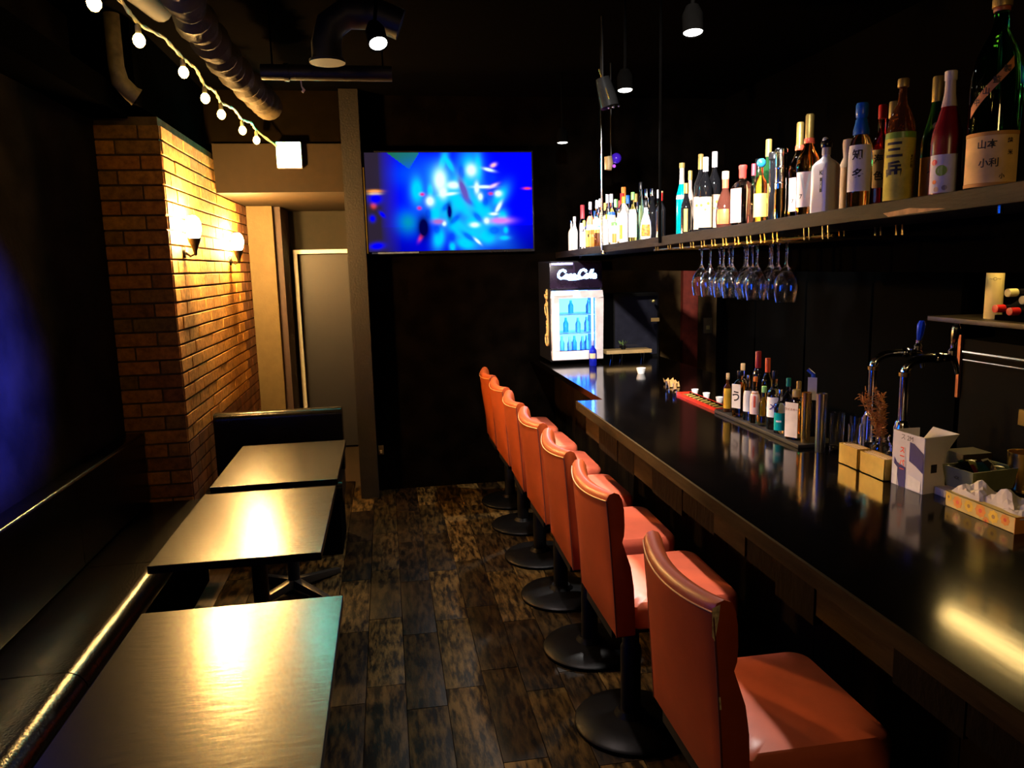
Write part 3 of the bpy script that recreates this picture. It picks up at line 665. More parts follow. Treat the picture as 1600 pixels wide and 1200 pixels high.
# steel tumblers, glasses
for i, (x, y, R, H, mm, lb) in enumerate(((1.485, 2.505, .0175, .199, brass, 'yellow-gleaming metal tumbler, left of three'), (1.52, 2.462, .0175, .195, steel, 'blue-gleaming steel tumbler, middle of three'), (1.492, 2.42, .0180, .208, steel, 'tall steel tumbler, right of three beside the glasses'))):
    t = MB().lathe([(0, 0), (R*.88, 0), (R*.92, .002), (R, H), (R+.0012, H+.001), (R-.001, H+.001), (R*.85, .006), (0, .006)], 24).build('tumbler', mm)
    t.location = (x, y, .97); tag(t, lb, 'tumbler', 'tumblers at the counter')
def drink_glass(x, y, z, R, H, label, group='glasses by the taps'):
    t = MB().lathe([(0, 0), (R*.85, 0), (R*.9, .003), (R, H), (R-.0018, H), (R*.84, .012), (0, .010)], 24).build('drinking_glass', glass)
    t.location = (x, y, z); return tag(t, label, 'glass', group)
drink_glass(1.56, 2.43, .97, .026, .135, 'clear straight glass right beside the steel tumblers')
drink_glass(1.585, 2.345, .97, .027, .14, 'clear straight glass behind the left yellow card holder')
drink_glass(1.52, 2.26, .97, .024, .13, 'clear glass between card holder and flower jar')
drink_glass(1.56, 2.06, .97, .03, .135, 'clear glass tucked behind the right card holder')

# two square golden boxes (card holders)
for (ya, yb, lb) in ((2.275, 2.168, 'left of two square golden cardboard coaster boxes'), (2.160, 2.032, 'right of two square golden cardboard coaster boxes')):
    t = thing('coaster_box', lb, 'box', (1.47, (ya+yb)/2, .97), 0, 'coaster boxes')
    h = abs(ya-yb)/2-.003
    MB().box(0, .045, -h, h, 0, .003).box(0, .002, -h, h, 0, .068).box(.043, .045, -h, h, 0, .068).box(0, .045, -h, -h+.002, 0, .068).box(0, .045, h-.002, h, 0, .068).build('box_shell', mat('golden_card', (.62, .44, .10), .38, .3, var=.12, vscale=30), t, smooth=False)
    for k in range(6): MB().box(.005+.006*k, .009+.006*k, -h+.006, h-.006, .004, .066+.002*(k % 2)).build('coaster', creampaper, t)

# flower jar with dried flowers
t = MB().lathe([(0, 0), (.030, 0), (.034, .004), (.034, .07), (.030, .082), (.022, .092), (.022, .108), (.0245, .110), (.0225, .111), (.020, .108), (.020, .093), (.029, .08), (.032, .07), (.032, .008), (0, .006)], 24).build('glass_jar', glass)
t.location = (1.555, 2.168, .97); tag(t, 'small clear glass jar holding dried flowers', 'jar')
fl = thing('dried_flowers', 'bundle of dried brown flower sprays standing in the glass jar', 'flowers', (1.555, 2.168, .98))
rnd = random.Random(3)
dried = mat('dried_flower', (.50, .21, .05), .8, var=.4, vscale=60)
stem_m = mat('dry_stem', (.30, .18, .06), .8)
for k in range(11):
    a = rnd.uniform(0, 6.28); tip = Vector((-.02+.03*math.cos(a), .035+.035*math.sin(a), rnd.uniform(.16, .235)))
    MB().tube([(0, 0, 0), (tip.x*.2, tip.y*.2, .1), tuple(tip)], .0013, 5).build('stem', stem_m, fl)
    g = MB()
    for j in range(46):
        tt = rnd.uniform(.45, 1.08); base = Vector((tip.x*tt*tt, tip.y*tt*tt, tip.z*tt)); d = Vector((rnd.gauss(0, 1), rnd.gauss(0, 1), rnd.gauss(.6, .8))).normalized()
        L_ = rnd.uniform(.008, .024); sd = d.cross(Vector((.3, .5, .8))).normalized()*.0022
        g.add([base-sd, base+sd, base+d*L_+sd*.4, base+d*L_-sd*.4, base+d*L_*.6+Vector((0, 0, .003))], [(0, 1, 2, 3), (0, 1, 4), (1, 2, 4), (2, 3, 4), (3, 0, 4)])
    g.build('flower_spray', dried, fl)

# beer taps
def beer_tap(x, y, label, hm):
    t = thing('beer_tap', label, 'beer tap', (x, y, .97), -.12, 'beer taps')
    MB().lathe([(0, 0), (.042, 0), (.042, .01), (.03, .016), (.026, .03), (.026, .10), (.022, .108), (.022, .118), (.0165, .125)], 20).build('pillar_foot', chrome, t)
    arc = [(0, 0, .12), (0, 0, .285)]+[(.07-.07*math.cos(q), 0, .285+.05*math.sin(q)) for q in [PI/2*i/8 for i in range(1, 9)]]+[(.15, 0, .335)]
    MB().tube(arc, .0145, 16).build('column', chrome, t)
    MB().lathe([(.0150, 0), (.019, .002), (.019, .014), (.0150, .016)], 16, c=(0, 0, .275)).build('collar', brass, t)
    MB().tube([(.10, 0, .335), (.105, 0, .335), (.125, 0, .335), (.13, 0, .335)], [.0145, .018, .018, .0145], 14).build('collar', chrome, t)
    MB().tube([(.15, 0, .335), (.165, 0, .333), (.178, 0, .30), (.182, 0, .278)], [.014, .012, .009, .007], 12).build('spout', chrome, t)
    MB().tube([(.16, 0, .34), (.16, 0, .358), (.161, 0, .368), (.162, 0, .378)], [.010, .014, .008, .010], 12).build('valve', chrome, t)
    MB().tube([(.162, 0, .378), (.165, -.001, .40), (.168, -.002, .435), (.169, -.002, .448)], [.007, .012, .014, .008], 8).build('handle', hm, t)
    return t
beer_tap(1.72, 2.47, 'left of two chrome swan-neck beer taps, with blue handle', mat('blue_handle', (.01, .06, .75), .2, .3))
beer_tap(1.72, 2.30, 'right of two chrome swan-neck beer taps, with silver handle', chrome)

# white carton
t = thing('open_carton', 'open white carton with blue panel and vertical red lettering', 'box', (1.487, 2.022, .97), 0)
cx = mat('carton_white', (.70, .68, .70), .6, var=.05); cin = mat('carton_inside', (.55, .42, .2), .7)
PX = [(0, 0), (.006, -.128), (.085, -.115), (.085, .0)]
h = .165
def wall(a, b, z0, z1, name, m_, lift=0):
    d = Vector((b[0]-a[0], b[1]-a[1], 0)); nrm = Vector((d.y, -d.x, 0)).normalized()*.0015
    A = [Vector((a[0], a[1], z0))-nrm, Vector((b[0], b[1], z0))-nrm, Vector((b[0], b[1], z1))-nrm, Vector((a[0], a[1], z1))-nrm]
    B = [p+nrm*2 for p in A]
    return MB().add(A+B, [(0, 1, 2, 3), (7, 6, 5, 4), (0, 4, 5, 1), (1, 5, 6, 2), (2, 6, 7, 3), (3, 7, 4, 0)]).build(name, m_, t, smooth=False)
for i in range(4): wall(PX[i], PX[(i+1) % 4], 0, h-.05 if i == 2 else h, 'side_panel', cx)
MB().add([(.085, -.1165, h-.05), (.085, -.1165, h), (.13, -.108, h), (.085, -.115, h-.05), (.085, -.115, h), (.13, -.1065, h)], [(0, 2, 1), (3, 4, 5), (0, 1, 4, 3), (1, 2, 5, 4), (2, 0, 3, 5)]).build('corner_gusset', cx, t, smooth=False)
MB().prism(PX, 0, .002).build('bottom_panel', cin, t)
MB().add([(.085, -.115, h-.05), (.085, 0, h-.05), (.13, .0, h), (.13, -.108, h), (.0865, -.115, h-.05), (.0865, 0, h-.05), (.1315, .0, h), (.1315, -.108, h)], [(0, 1, 2, 3), (7, 6, 5, 4), (0, 4, 5, 1), (1, 5, 6, 2), (2, 6, 7, 3), (3, 7, 4, 0)]).build('open_flap', cx, t)
navy = mat('navy_print', (.015, .012, .16), .5)
def onleft(pts, name, m_, off=.0025):   # quads on the face towards the room; (along, height)
    return MB().add([(.006*a-off, -.128*a, z) for a, z in pts], [tuple(range(len(pts)))]).build(name, m_, t, smooth=False)
onleft([(.56, .142), (.70, .140), (1.0, .118), (1.0, .06), (.78, .075), (.56, .085)], 'blue_panel', navy)
onleft([(.08, .085), (.18, .070), (.46, .062), (.46, .0), (.26, .0), (.18, .04), (.08, .065)], 'blue_panel', navy)
onleft([(.02, .002), (.2, .002), (.2, .055), (.02, .07)], 'white_window', whitepaper, .003)
onleft([(.55, .004), (.95, .004), (.95, .035), (.55, .045)], 'white_window', whitepaper, .003)
flat_text('スーパー', .021, (-.0035, -.128*.36, .083), (.05, -1, 0), (0, 0, 1), mat('red_ink', (.85, .07, .03), .5, emis=None), t, bold=.03, vertical=True)
flat_text('ス 2M', .020, (-.0035, -.128*.5, .152), (.05, -1, -.0), (0, 0, 1), ink, t, bold=.0)
MB().add([(.03, -.1265, .060), (.052, -.123, .060), (.052, -.123, .085), (.03, -.1265, .085)], [(0, 1, 2, 3)]).build('black_mark', ink, t)

# small boxes and basket
t = box('small_box', (1.53, 1.60, 1.83, 1.895, .97, .992), mat('beige_box', (.6, .5, .35), .7), bevel=.002); tag(t, 'flat beige box under the green snack basket', 'box')
t = thing('snack_basket', 'grey-green plastic basket filled with dark snack packets', 'basket', (1.645, 1.86, .9925), .1)
mb = MB(); A = [(-.07, -.045), (.07, -.045), (.07, .045), (-.07, .045)]; A2 = [(-.08, -.053), (.08, -.053), (.08, .053), (-.08, .053)]
Ai = [(x*.95, y*.93) for x, y in A]; A2i = [(x*.95, y*.93) for x, y in A2]
v = [(x, y, 0) for x, y in A]+[(x, y, .06) for x, y in A2]+[(x, y, .06) for x, y in A2i]+[(x, y, .003) for x, y in Ai]
f = [(3, 2, 1, 0), (12, 13, 14, 15)]
for i in range(4):
    j = (i+1) % 4; f += [(i, j, 4+j, 4+i), (4+i, 4+j, 8+j, 8+i), (8+i, 8+j, 12+j, 12+i)]
mb.add(v, f).build('basket_shell', mat('greygreen_plastic', (.22, .24, .12), .4), t, smooth=False)
for k, cc in enumerate([(.02, .02, .05), (.01, .06, .05), (.3, .28, .05), (.03, .01, .04), (.5, .5, .45), (.01, .01, .01), (.15, .02, .03), (.02, .08, .08), (.02, .02, .02), (.03, .05, .02)]):
    q = thing('snack_packet', ['navy', 'deep green', 'yellow', 'plum', 'white', 'black', 'maroon', 'teal', 'charcoal', 'olive'][k]+' snack packet in the green basket', 'packet', (1.645+((k % 5)-2)*.027, 1.86+(.018 if k < 5 else -.018), 1.035+.006*(k % 3)), rnd.uniform(-.5, .5), 'snack packets in the basket')
    q.rotation_euler[0] = rnd.uniform(.3, 1.0)
    MB().add([(-.016, -.012, 0), (.016, -.012, 0), (.016, .03, 0), (-.016, .03, 0), (0, .009, .008), (0, .009, -.006)], [(0, 1, 4), (1, 2, 4), (2, 3, 4), (3, 0, 4), (1, 0, 5), (2, 1, 5), (3, 2, 5), (0, 3, 5)]).build('wrapper', mat('packet_%d' % k, cc, .2), q)
flat_text('SNACK', .013, (1.645-.0765, 1.86+.005, 1.025), (-.1, -1, 0), (0, 0, 1), ink, None).name = 'lettering'
lt = bpy.data.objects['lettering'] if False else [o for o in COL.objects if o.name.startswith('lettering') and o.parent is None][0]
lt.parent = bpy.data.objects['snack_basket']; lt.matrix_parent_inverse = Matrix.Rotation(-.1, 4, 'Z') @ Matrix.Translation((-1.645, -1.86, -.9925))

# tissue box
t = thing('tissue_box', 'low tissue box printed with orange and yellow flowers', 'tissue box', (1.487, 1.795, .97), 0)
mb = MB(); fx, fy = .115, -.235
tb = mat('tissue_box_card', (.72, .52, .16), .6, var=.12, vscale=15)
mb.box(0, .115, fy, 0, 0, .0015).box(0, .0015, fy, 0, 0, .042).box(.1135, .115, fy, 0, 0, .042).box(0, .115, -.0015, 0, 0, .042).box(0, .115, fy, fy+.0015, 0, .042).box(.0, .022, fy, 0, .0405, .042).box(.093, .115, fy, 0, .0405, .042)
mb.build('box_shell', tb, t, smooth=False)
MB().box(-.0012, .1165, fy-.0012, fy+.0, 0, .0425).build('end_panel', lab_orange, t)
for k, (yy, zz, rr, col) in enumerate(((-.045, .022, .016, 'o'), (-.085, .024, .015, 'y'), (-.125, .024, .017, 'o'), (-.168, .022, .016, 'y'), (-.205, .026, .014, 'o'), (-.012, .028, .011, 'y'), (-.145, .004, .01, 'o'))):
    pts = []
    for i in range(24):
        a = 2*PI*i/24; r = rr*(1+.12*math.cos(8*a)); z = zz+r*math.sin(a); pts.append((-.0006, yy+r*math.cos(a), min(max(z, .001), .041)))
    MB().add(pts, [tuple(range(24))]).build('printed_flower', lab_orange if col == 'o' else mat('yellow_print', (.85, .55, .05), .6), t, smooth=False)
    MB().add([(-.0009, yy+.35*rr*math.cos(a), min(zz+.35*rr*math.sin(a), .04)) for a in [2*PI*i/10 for i in range(10)]], [tuple(range(10))]).build('flower_center', lab_red if col == 'o' else tanpaper, t, smooth=False)
ts = mat('tissue', (.72, .66, .6), .9, var=.04)
for k, (x, y, sx, sy, h) in enumerate(((.05, -.055, .05, .06, .055), (.07, -.14, .055, .07, .055), (.055, -.20, .05, .04, .03))):
    n = 9; v = []
    for i in range(n):
        for j in range(n):
            u, w_ = i/(n-1)*2-1, j/(n-1)*2-1
            hh = max(0, 1-max(abs(u), abs(w_)))**.7*h*(.75+.3*math.sin(5*u+3*k)*math.cos(4*w_))
            v.append((x+u*sx*.9, y+w_*sy, .036+hh))
    f = [(i*n+j, (i+1)*n+j, (i+1)*n+j+1, i*n+j+1) for i in range(n-1) for j in range(n-1)]
    MB().add(v, f).build('tissue_sheet', ts, t, smooth=False)

# ribbed steel cup at right
t = MB().lathe([(0, 0), (.034, 0), (.036, .004)]+[(.038+.0012*(i % 2), .01+i*.011) for i in range(10)]+[(.040, .122), (.038, .122), (.035, .01), (0, .008)], 28).build('steel_cup', brass)
t.location = (1.76, 1.835, .97); tag(t, 'ribbed steel cup at the right edge behind the tissues', 'cup')
t = box('dark_box', (1.70, 1.80, 1.99, 2.07, .97, 1.05), mat('dark_box', (.04, .03, .02), .6), bevel=.003); tag(t, 'dark menu box behind the snack basket', 'box')

# far end small items on counter
t = thing('bar_tray', 'shallow red-rimmed bar tray with yellow picks lying along the counter', 'tray', (0, 0, 0))
MB().box(1.455, 1.463, 3.21, 3.68, .97, .984).box(1.522, 1.53, 3.21, 3.68, .97, .984).box(1.463, 1.522, 3.21, 3.218, .97, .984).box(1.463, 1.522, 3.672, 3.68, .97, .984).build('tray_rim', mat('red_plastic', (.65, .03, .012), .35), t)
MB().box(1.463, 1.522, 3.218, 3.672, .97, .975).build('tray_mat', mat('olive_mat', (.12, .09, .02), .6), t)
for k in range(9): MB().tube([(1.47+.005*(k % 3), 3.24+.045*k, .979), (1.515-.004*(k % 2), 3.26+.045*k, .980)], .0035, 6).build('pick', mat('yellow_pick', (.5, .36, .08), .5), t)
for k, (x, y) in enumerate(((1.57, 3.28), (1.57, 3.42), (1.56, 3.55), (1.55, 3.67))):
    c = MB().lathe([(0, 0), (.013, 0), (.018, .026), (.0165, .026), (.0115, .004), (0, .004)], 16).build('sake_cup', whitep)
    c.location = (x, y, .97); tag(c, ['white sake cup at the near end of the red tray', 'second white sake cup along the red tray', 'third white sake cup along the red tray', 'white sake cup at the far end of the red tray'][k], 'cup', 'small white cups')
for k, (x, y, R, H) in enumerate(((1.47, 3.74, .012, .05), (1.46, 3.82, .011, .05))):
    c = drink_glass(x, y, .97, R, H, ['shot glass just beyond the red tray', 'farther shot glass beyond the red tray'][k], 'shot glasses')
mb = MB(); n = 7; v = []
for i in range(n):
    for j in range(n):
        v.append((1.50+.06*j/(n-1)+.004*i, 3.90+.16*i/(n-1), .974+.028*abs(math.sin(i*1.3)*math.cos(j*1.1))))
f = [(i*n+j, (i+1)*n+j, (i+1)*n+j+1, i*n+j+1) for i in range(n-1) for j in range(n-1)]
tag(mb.add(v, f).build('bar_cloth', mat('ochre_cloth', (.35, .2, .06), .9)), 'crumpled ochre bar cloth on the counter', 'cloth')
c = MB().lathe([(0, 0), (.02, 0), (.03, .035), (.028, .035), (.018, .004), (0, .004)], 18).build('white_bowl', whitep); c.location = (1.535, 4.47, .97); tag(c, 'small white bowl on the counter right of the cooler', 'bowl')

# wooden board with little plants, in front of the dark cabinet
t = thing('wooden_board', 'pale wooden board on wire legs in front of the dark cabinet', 'board', (0, 0, 0))
MB().box(1.50, 1.83, 5.10, 5.22, 1.02, 1.045).build('board', mat('pale_wood', (.5, .32, .12), .6), t, bevel=.002)
for x in (1.55, 1.62, 1.78): MB().tube([(x, 5.12, 1.02), (x-.01, 5.10, .97)], .002, 6).tube([(x, 5.2, 1.02), (x+.01, 5.2, .97)], .002, 6).build('wire_leg', chrome, t)
t = thing('small_plant', 'tiny green plant on the wooden board', 'plant', (1.64, 5.16, 1.045))
MB().lathe([(0, 0), (.016, 0), (.02, .025), (0, .022)], 12).build('pot', black, t)
mb = MB()
for k in range(9):
    a = k*.7; mb.add([(0, 0, .022), (.02*math.cos(a)-.004, .02*math.sin(a), .04), (.035*math.cos(a), .035*math.sin(a), .055+.005*(k % 3)), (.02*math.cos(a)+.004, .02*math.sin(a), .045)], [(0, 1, 2, 3)])
mb.build('leaves', mat('leaf_green', (.12, .2, .04), .6), t)

# dark glass cabinet
t = thing('display_cabinet', 'black glass display cabinet beside the lit cooler', 'cabinet', (0, 0, 0))
MB().box(1.60, 1.94, 5.52, 5.55, .97, 1.43).box(1.60, 1.61, 5.26, 5.52, .97, 1.43).box(1.93, 1.94, 5.26, 5.52, .97, 1.43).box(1.61, 1.93, 5.26, 5.52, 1.41, 1.43).box(1.61, 1.93, 5.26, 5.52, .97, .99).build('case', black, t, smooth=False)
MB().box(1.61, 1.93, 5.27, 5.278, .99, 1.41).build('glass_door', mat('smoked_glass', (.02, .02, .03), .05, spec=.8), t)
MB().box(1.62, 1.92, 5.3, 5.5, 1.2, 1.21).build('inner_shelf', steel, t)
MB().ball((1.895, 5.25, 1.37), .012).build('knob', mat('pale_gold', (.6, .5, .15), .3, .5), t)
MB().box(1.88, 1.94, 5.250, 5.258, 1.225, 1.25).build('price_tag', tanpaper, t)

# ================================================================== COOLER
ck = thing('drinks_cooler', 'small counter-top drinks cooler with glowing white door and lit script logo', 'cooler', (1.10, 5.08, .97), 0)
W, D, Ht = .365, .38, .70
MB().box(0, .012, 0, D, .02, Ht).box(W-.012, W, 0, D, .02, Ht).box(0, W, D-.012, D, .02, Ht).box(0, W, 0, D, Ht-.012, Ht).box(0, W, .0, D, .02, .05).box(0, W, .02, D, .50, .512).build('cabinet_body', mat('cooler_black', (.006, .006, .009), .35), ck, smooth=False, bevel=.002)
MB().box(.0, W, -.006, .02, .515, Ht-.01).build('header_panel', mat('header_red', (.012, .006, .018), .25), ck, bevel=.003)
MB().box(.01, .16, -.012, -.006, Ht-.028, Ht-.012).build('top_handle', cmat('lavender_strip', (.35, .35, .75)), ck, bevel=.003)
dd = MB(); a, b_ = .052, .045
dd.box(.004, W-.004, -.035, -.004, .03, .03+.06).box(.004, W-.004, -.035, -.004, .50-.05, .50).box(.004, .004+a, -.035, -.004, .09, .45).box(W-.004-a, W-.004, -.035, -.004, .09, .45)
door = dd.build('door_frame', mat('cooler_white', (.78, .72, .74), .35, emis=(.8, .72, .85), es=.0), ck, smooth=False, bevel=.004)
MB().box(.02, .15, -.042, -.035, .465, .497).build('door_handle', whitep, door, bevel=.003)
MB().box(.004+a-.006, W-a+.002, -.022, -.018, .085, .455).build('glass_pane', mat('cooler_glass', (.9, .97, 1), .0, trans=1, var=0), door)
MB().box(.014, W-.014, .33, .335, .055, .495).build('lit_back_panel', emat('cooler_light', (.035, .17, 1.0), 15.0), ck)
MB().tube([(.30, .02, .08), (.30, .02, .48)], .008).build('light_tube', emat('cooler_tube', (.15, .4, 1.0), 14.0), ck)
for z in (.20, .33): MB().box(.02, W-.02, .03, .32, z, z+.004).build('wire_shelf', mat('wire_white', (.6, .75, .9), .4), ck)
cyn = [(.3, .75, .95), (.5, .85, .95), (.85, .95, 1), (.1, .5, .8)]
kk = 0
for z, n_, hh in ((.055, 6, .12), (.205, 4, .10), (.335, 3, .09)):
    for i in range(n_):
        x = .06+(W-.14)*i/(n_-1)
        q = MB().lathe([(0, 0), (.018, 0), (.019, hh*.6), (.009, hh*.8), (.008, hh), (0, hh)], 12).build('drink_bottle', mat('chilled_%d' % (kk % 4), cyn[kk % 4], .3, trans=.85))
        q.location = (1.10+x, 5.08+.07+.05*(i % 2), .97+z+.005); tag(q, 'chilled drink bottle in the lit cooler, %s shelf, %s' % ('bottom' if z < .1 else 'middle' if z < .3 else 'top', ['leftmost', 'second from left', 'third from left', 'fourth from left', 'fifth from left', 'sixth from left'][i]), 'bottle', 'drinks inside the cooler')
        kk += 1

def script_logo(scale, thick, origin, xd, yd, nd, m_, parent, name='script_lettering'):
    """handwritten looking Coca-Cola word built from pen strokes"""
    def arc(cx, cy, rx, ry, a0, a1, n=12): return [(cx+rx*math.cos(math.radians(a0+(a1-a0)*i/n)), cy+ry*math.sin(math.radians(a0+(a1-a0)*i/n))) for i in range(n+1)]
    st = []
    def C(x): st.append([(x+2.2, 2.0), (x+2.35, 2.5)]+arc(x+1.45, 1.55, 1.25, 1.35, 55, 325, 18)+[(x+2.9, .95)])
    def o(x): st.append(arc(x, .75, .5, .6, 60, 420, 14)+[(x+.75, 1.2)])
    def c(x): st.append(arc(x, .75, .5, .6, 50, 320, 12)+[(x+.7, .5)])
    def a(x): st.append(arc(x, .75, .48, .6, 40, 400, 14)); st.append([(x+.5, 1.35), (x+.42, .5), (x+.6, .18), (x+.9, .4)])
    C(0); o(3.05); c(4.4); a(5.6); st.append([(6.55, .9), (7.1, .95)])
    C(7.0); o(10.05); st.append([(10.9, .9), (11.5, 2.3), (11.55, 2.9), (11.2, 2.8), (11.05, 1.8), (11.05, .6), (11.4, .2), (11.8, .5)]); a(12.5)
    st.append([(2.4, .45), (4.2, -.15), (6.5, -.1), (8.5, .1)])
    O, X, Y, N_ = Vector(origin), Vector(xd), Vector(yd), Vector(nd)
    mb = MB()
    for s in st:
        P3 = [O+X*(p[0]+p[1]*.22-6.8)*scale+Y*(p[1]-1.2)*scale for p in s]
        mb.tube(P3, [thick*(.65+.5*abs(math.sin(i*1.1))) for i in range(len(P3))], 6)
    return mb.build(name, m_, parent)
script_logo(.0205, .0092, (W/2+.005, -.008, .605), (1, 0, 0), (0, 0, 1), (0, -1, 0), emat('logo_light', (.35, .62, 1.0), 7), ck)
script_logo(.030, .006, (-.002, .11, .31), (0, 0, 1), (0, 1, 0), (-1, 0, 0), mat('gold_print', (.75, .5, .16), .5), ck, 'side_lettering')
# blue bottle and small figure in front of the cooler
b = bottle(1.355, 4.93, .97, .026, .17, 'round', mat('cobalt_glass', (.01, .02, .55), .1, trans=.3), cmat('pale_blue_cap', (.3, .35, .7)), .8, 'cobalt blue bottle standing in front of the cooler door', [(.3, .5, creampaper, .8)], group=CG)

# ================================================================== BACK BAR (right)
t = thing('steel_refrigerator', 'dark steel under-counter refrigerator with two long rails behind the bar', 'refrigerator', (0, 0, 0))
MB().box(2.38, 2.598, 1.75, 2.83, 0, 1.30).build('cabinet_body', mat('dim_steel', (.0015, .0012, .0008), .7, 0, spec=.05, var=.3), t, bevel=.004)
MB().tube([(2.36, 2.80, 1.247), (2.36, 1.80, 1.247)], .008, 8).build('rail', steel, t)
MB().tube([(2.36, 2.80, 1.215), (2.36, 1.80, 1.215)], .004, 8).build('rail', steel, t)
MB().box(2.368, 2.38, 2.83, 2.845, 1.05, 1.315).build('corner_strip', mat('copper_strip', (.45, .16, .08), .35, .8), t)
MB().box(2.36, 2.382, 1.8, 2.5, 1.00, 1.06).build('drawer_front', mat('bronze_panel', (.35, .25, .09), .3, .9), t)
t = box('wall_shelf_board', (2.30, 2.6, 1.9, 2.95, 1.37, 1.390), mat('dark_board', (.02, .015, .008), .4), bevel=.002); tag(t, 'dark shelf board on the right wall carrying the white tube', 'shelf')
t = MB().lathe([(0, 0), (.031, 0), (.032, .002), (.032, .208), (.031, .21), (0, .211)], 28).build('paper_tube', mat('ivory_tube', (.78, .66, .28), .55, var=.05), None)
t.location = (2.40, 2.705, 1.3905); tag(t, 'upright ivory cardboard tube on the dark shelf', 'tube')
wrap_text('～〇～', .014, .0328, .158, math.atan2(-2.7, -2.4), cmat('pale_ink', (.3, .24, .1)), t); wrap_text('印', .012, .0328, .018, math.atan2(-2.7, -2.4)+.6, cmat('pale_ink', (.3, .24, .1)), t)
for k, (y, z, cm, lb) in enumerate(((2.615, 1.437, c_red, 'red-capped bottle lying on the shelf right beside the ivory tube'), (2.545, 1.430, c_red, 'red-capped bottle lying lower on the shelf at the right edge'),
                                    (2.56, 1.500, mat('pale_gold_cap', (.7, .65, .3), .3), 'pale-capped bottle lying on top of the red-capped ones'), (2.49, 1.475, mat('pale_gold_cap', (.7, .65, .3), .3), 'pale-capped bottle lying at the extreme right edge'))):
    o = MB().lathe([(0, 0), (.014, 0), (.014, .07), (.034, .11), (.034, .24), (0, .24)], 16).build('lying_bottle', g_black)
    o.location = (2.33, y, z+.0); o.rotation_euler = (0, PI/2, 0); tag(o, lb, 'bottle', 'bottles lying on the wall shelf')
    MB().lathe([(0, -.003), (.0155, -.002), (.0155, .035), (.013, .036)], 16).build('cap', cm, o)
tag(MB().box(2.36, 2.56, 2.47, 2.65, 1.391, 1.41).build('bottle_cradle', matte_black), 'low black cradle holding the lying bottles', 'rack')
for k, (y0, y1) in enumerate(((2.745, 2.655), (2.612, 2.50))):
    t = box('name_card', (2.395, 2.40, y1, y0, 1.73, 1.775), tanpaper, bevel=.0005); tag(t, ['small tan card, left of the pair high on the right wall', 'small tan card, right of the pair at the picture edge'][k], 'card', 'tan cards')
t = box('upper_board', (2.40, 2.598, 2.2, 2.94, 1.70, 1.80), matte_black); tag(t, 'black upper shelf rail holding two tan cards', 'shelf')
t = MB().ball((2.43, 2.66, 1.822), .022, 14, 10).build('glass_ball', glass); tag(t, 'small clear glass ball above the tan cards', 'ornament')
# tall black back-bar cupboard closing the view behind the taps
t = thing('back_cupboard', 'tall matte black cupboard behind the bar', 'cupboard')
MB().box(2.49, 2.598, 2.96, 5.5, 0, 2.2).build('carcass', matte_black, t)
for k in range(4): MB().box(2.475, 2.49, 2.97+.63*k, 2.97+.63*k+.61, .1, 2.15).build('door', mat('cupboard_black', (.001, .001, .001), .9, spec=.02), t, bevel=.002)

# light switch
t = thing('light_switch', 'pale light switch on the brown wall right of the red-brown post', 'switch', (2.46, 5.598, 1.15))
MB().box(-.035, .035, -.008, 0, -.06, .06).build('plate', mat('switch_plate', (.25, .17, .06), .5), t, bevel=.003)
MB().box(-.014, .014, -.014, -.008, -.03, .0).build('rocker', mat('switch_rocker', (.7, .55, .15), .4), t, bevel=.002)
t = thing('wall_socket', 'small brass wall socket on the black wall near the floor', 'socket', (-.09, 5.648, .31))
MB().box(-.02, .02, -.006, 0, -.035, .035).build('plate', mat('socket_plate', (.16, .10, .03), .4, .4), t, bevel=.002)
MB().box(-.008, .008, -.02, -.006, -.02, .0).build('plug', tanpaper, t)
wl = mat('box', (.1, .1, .1))

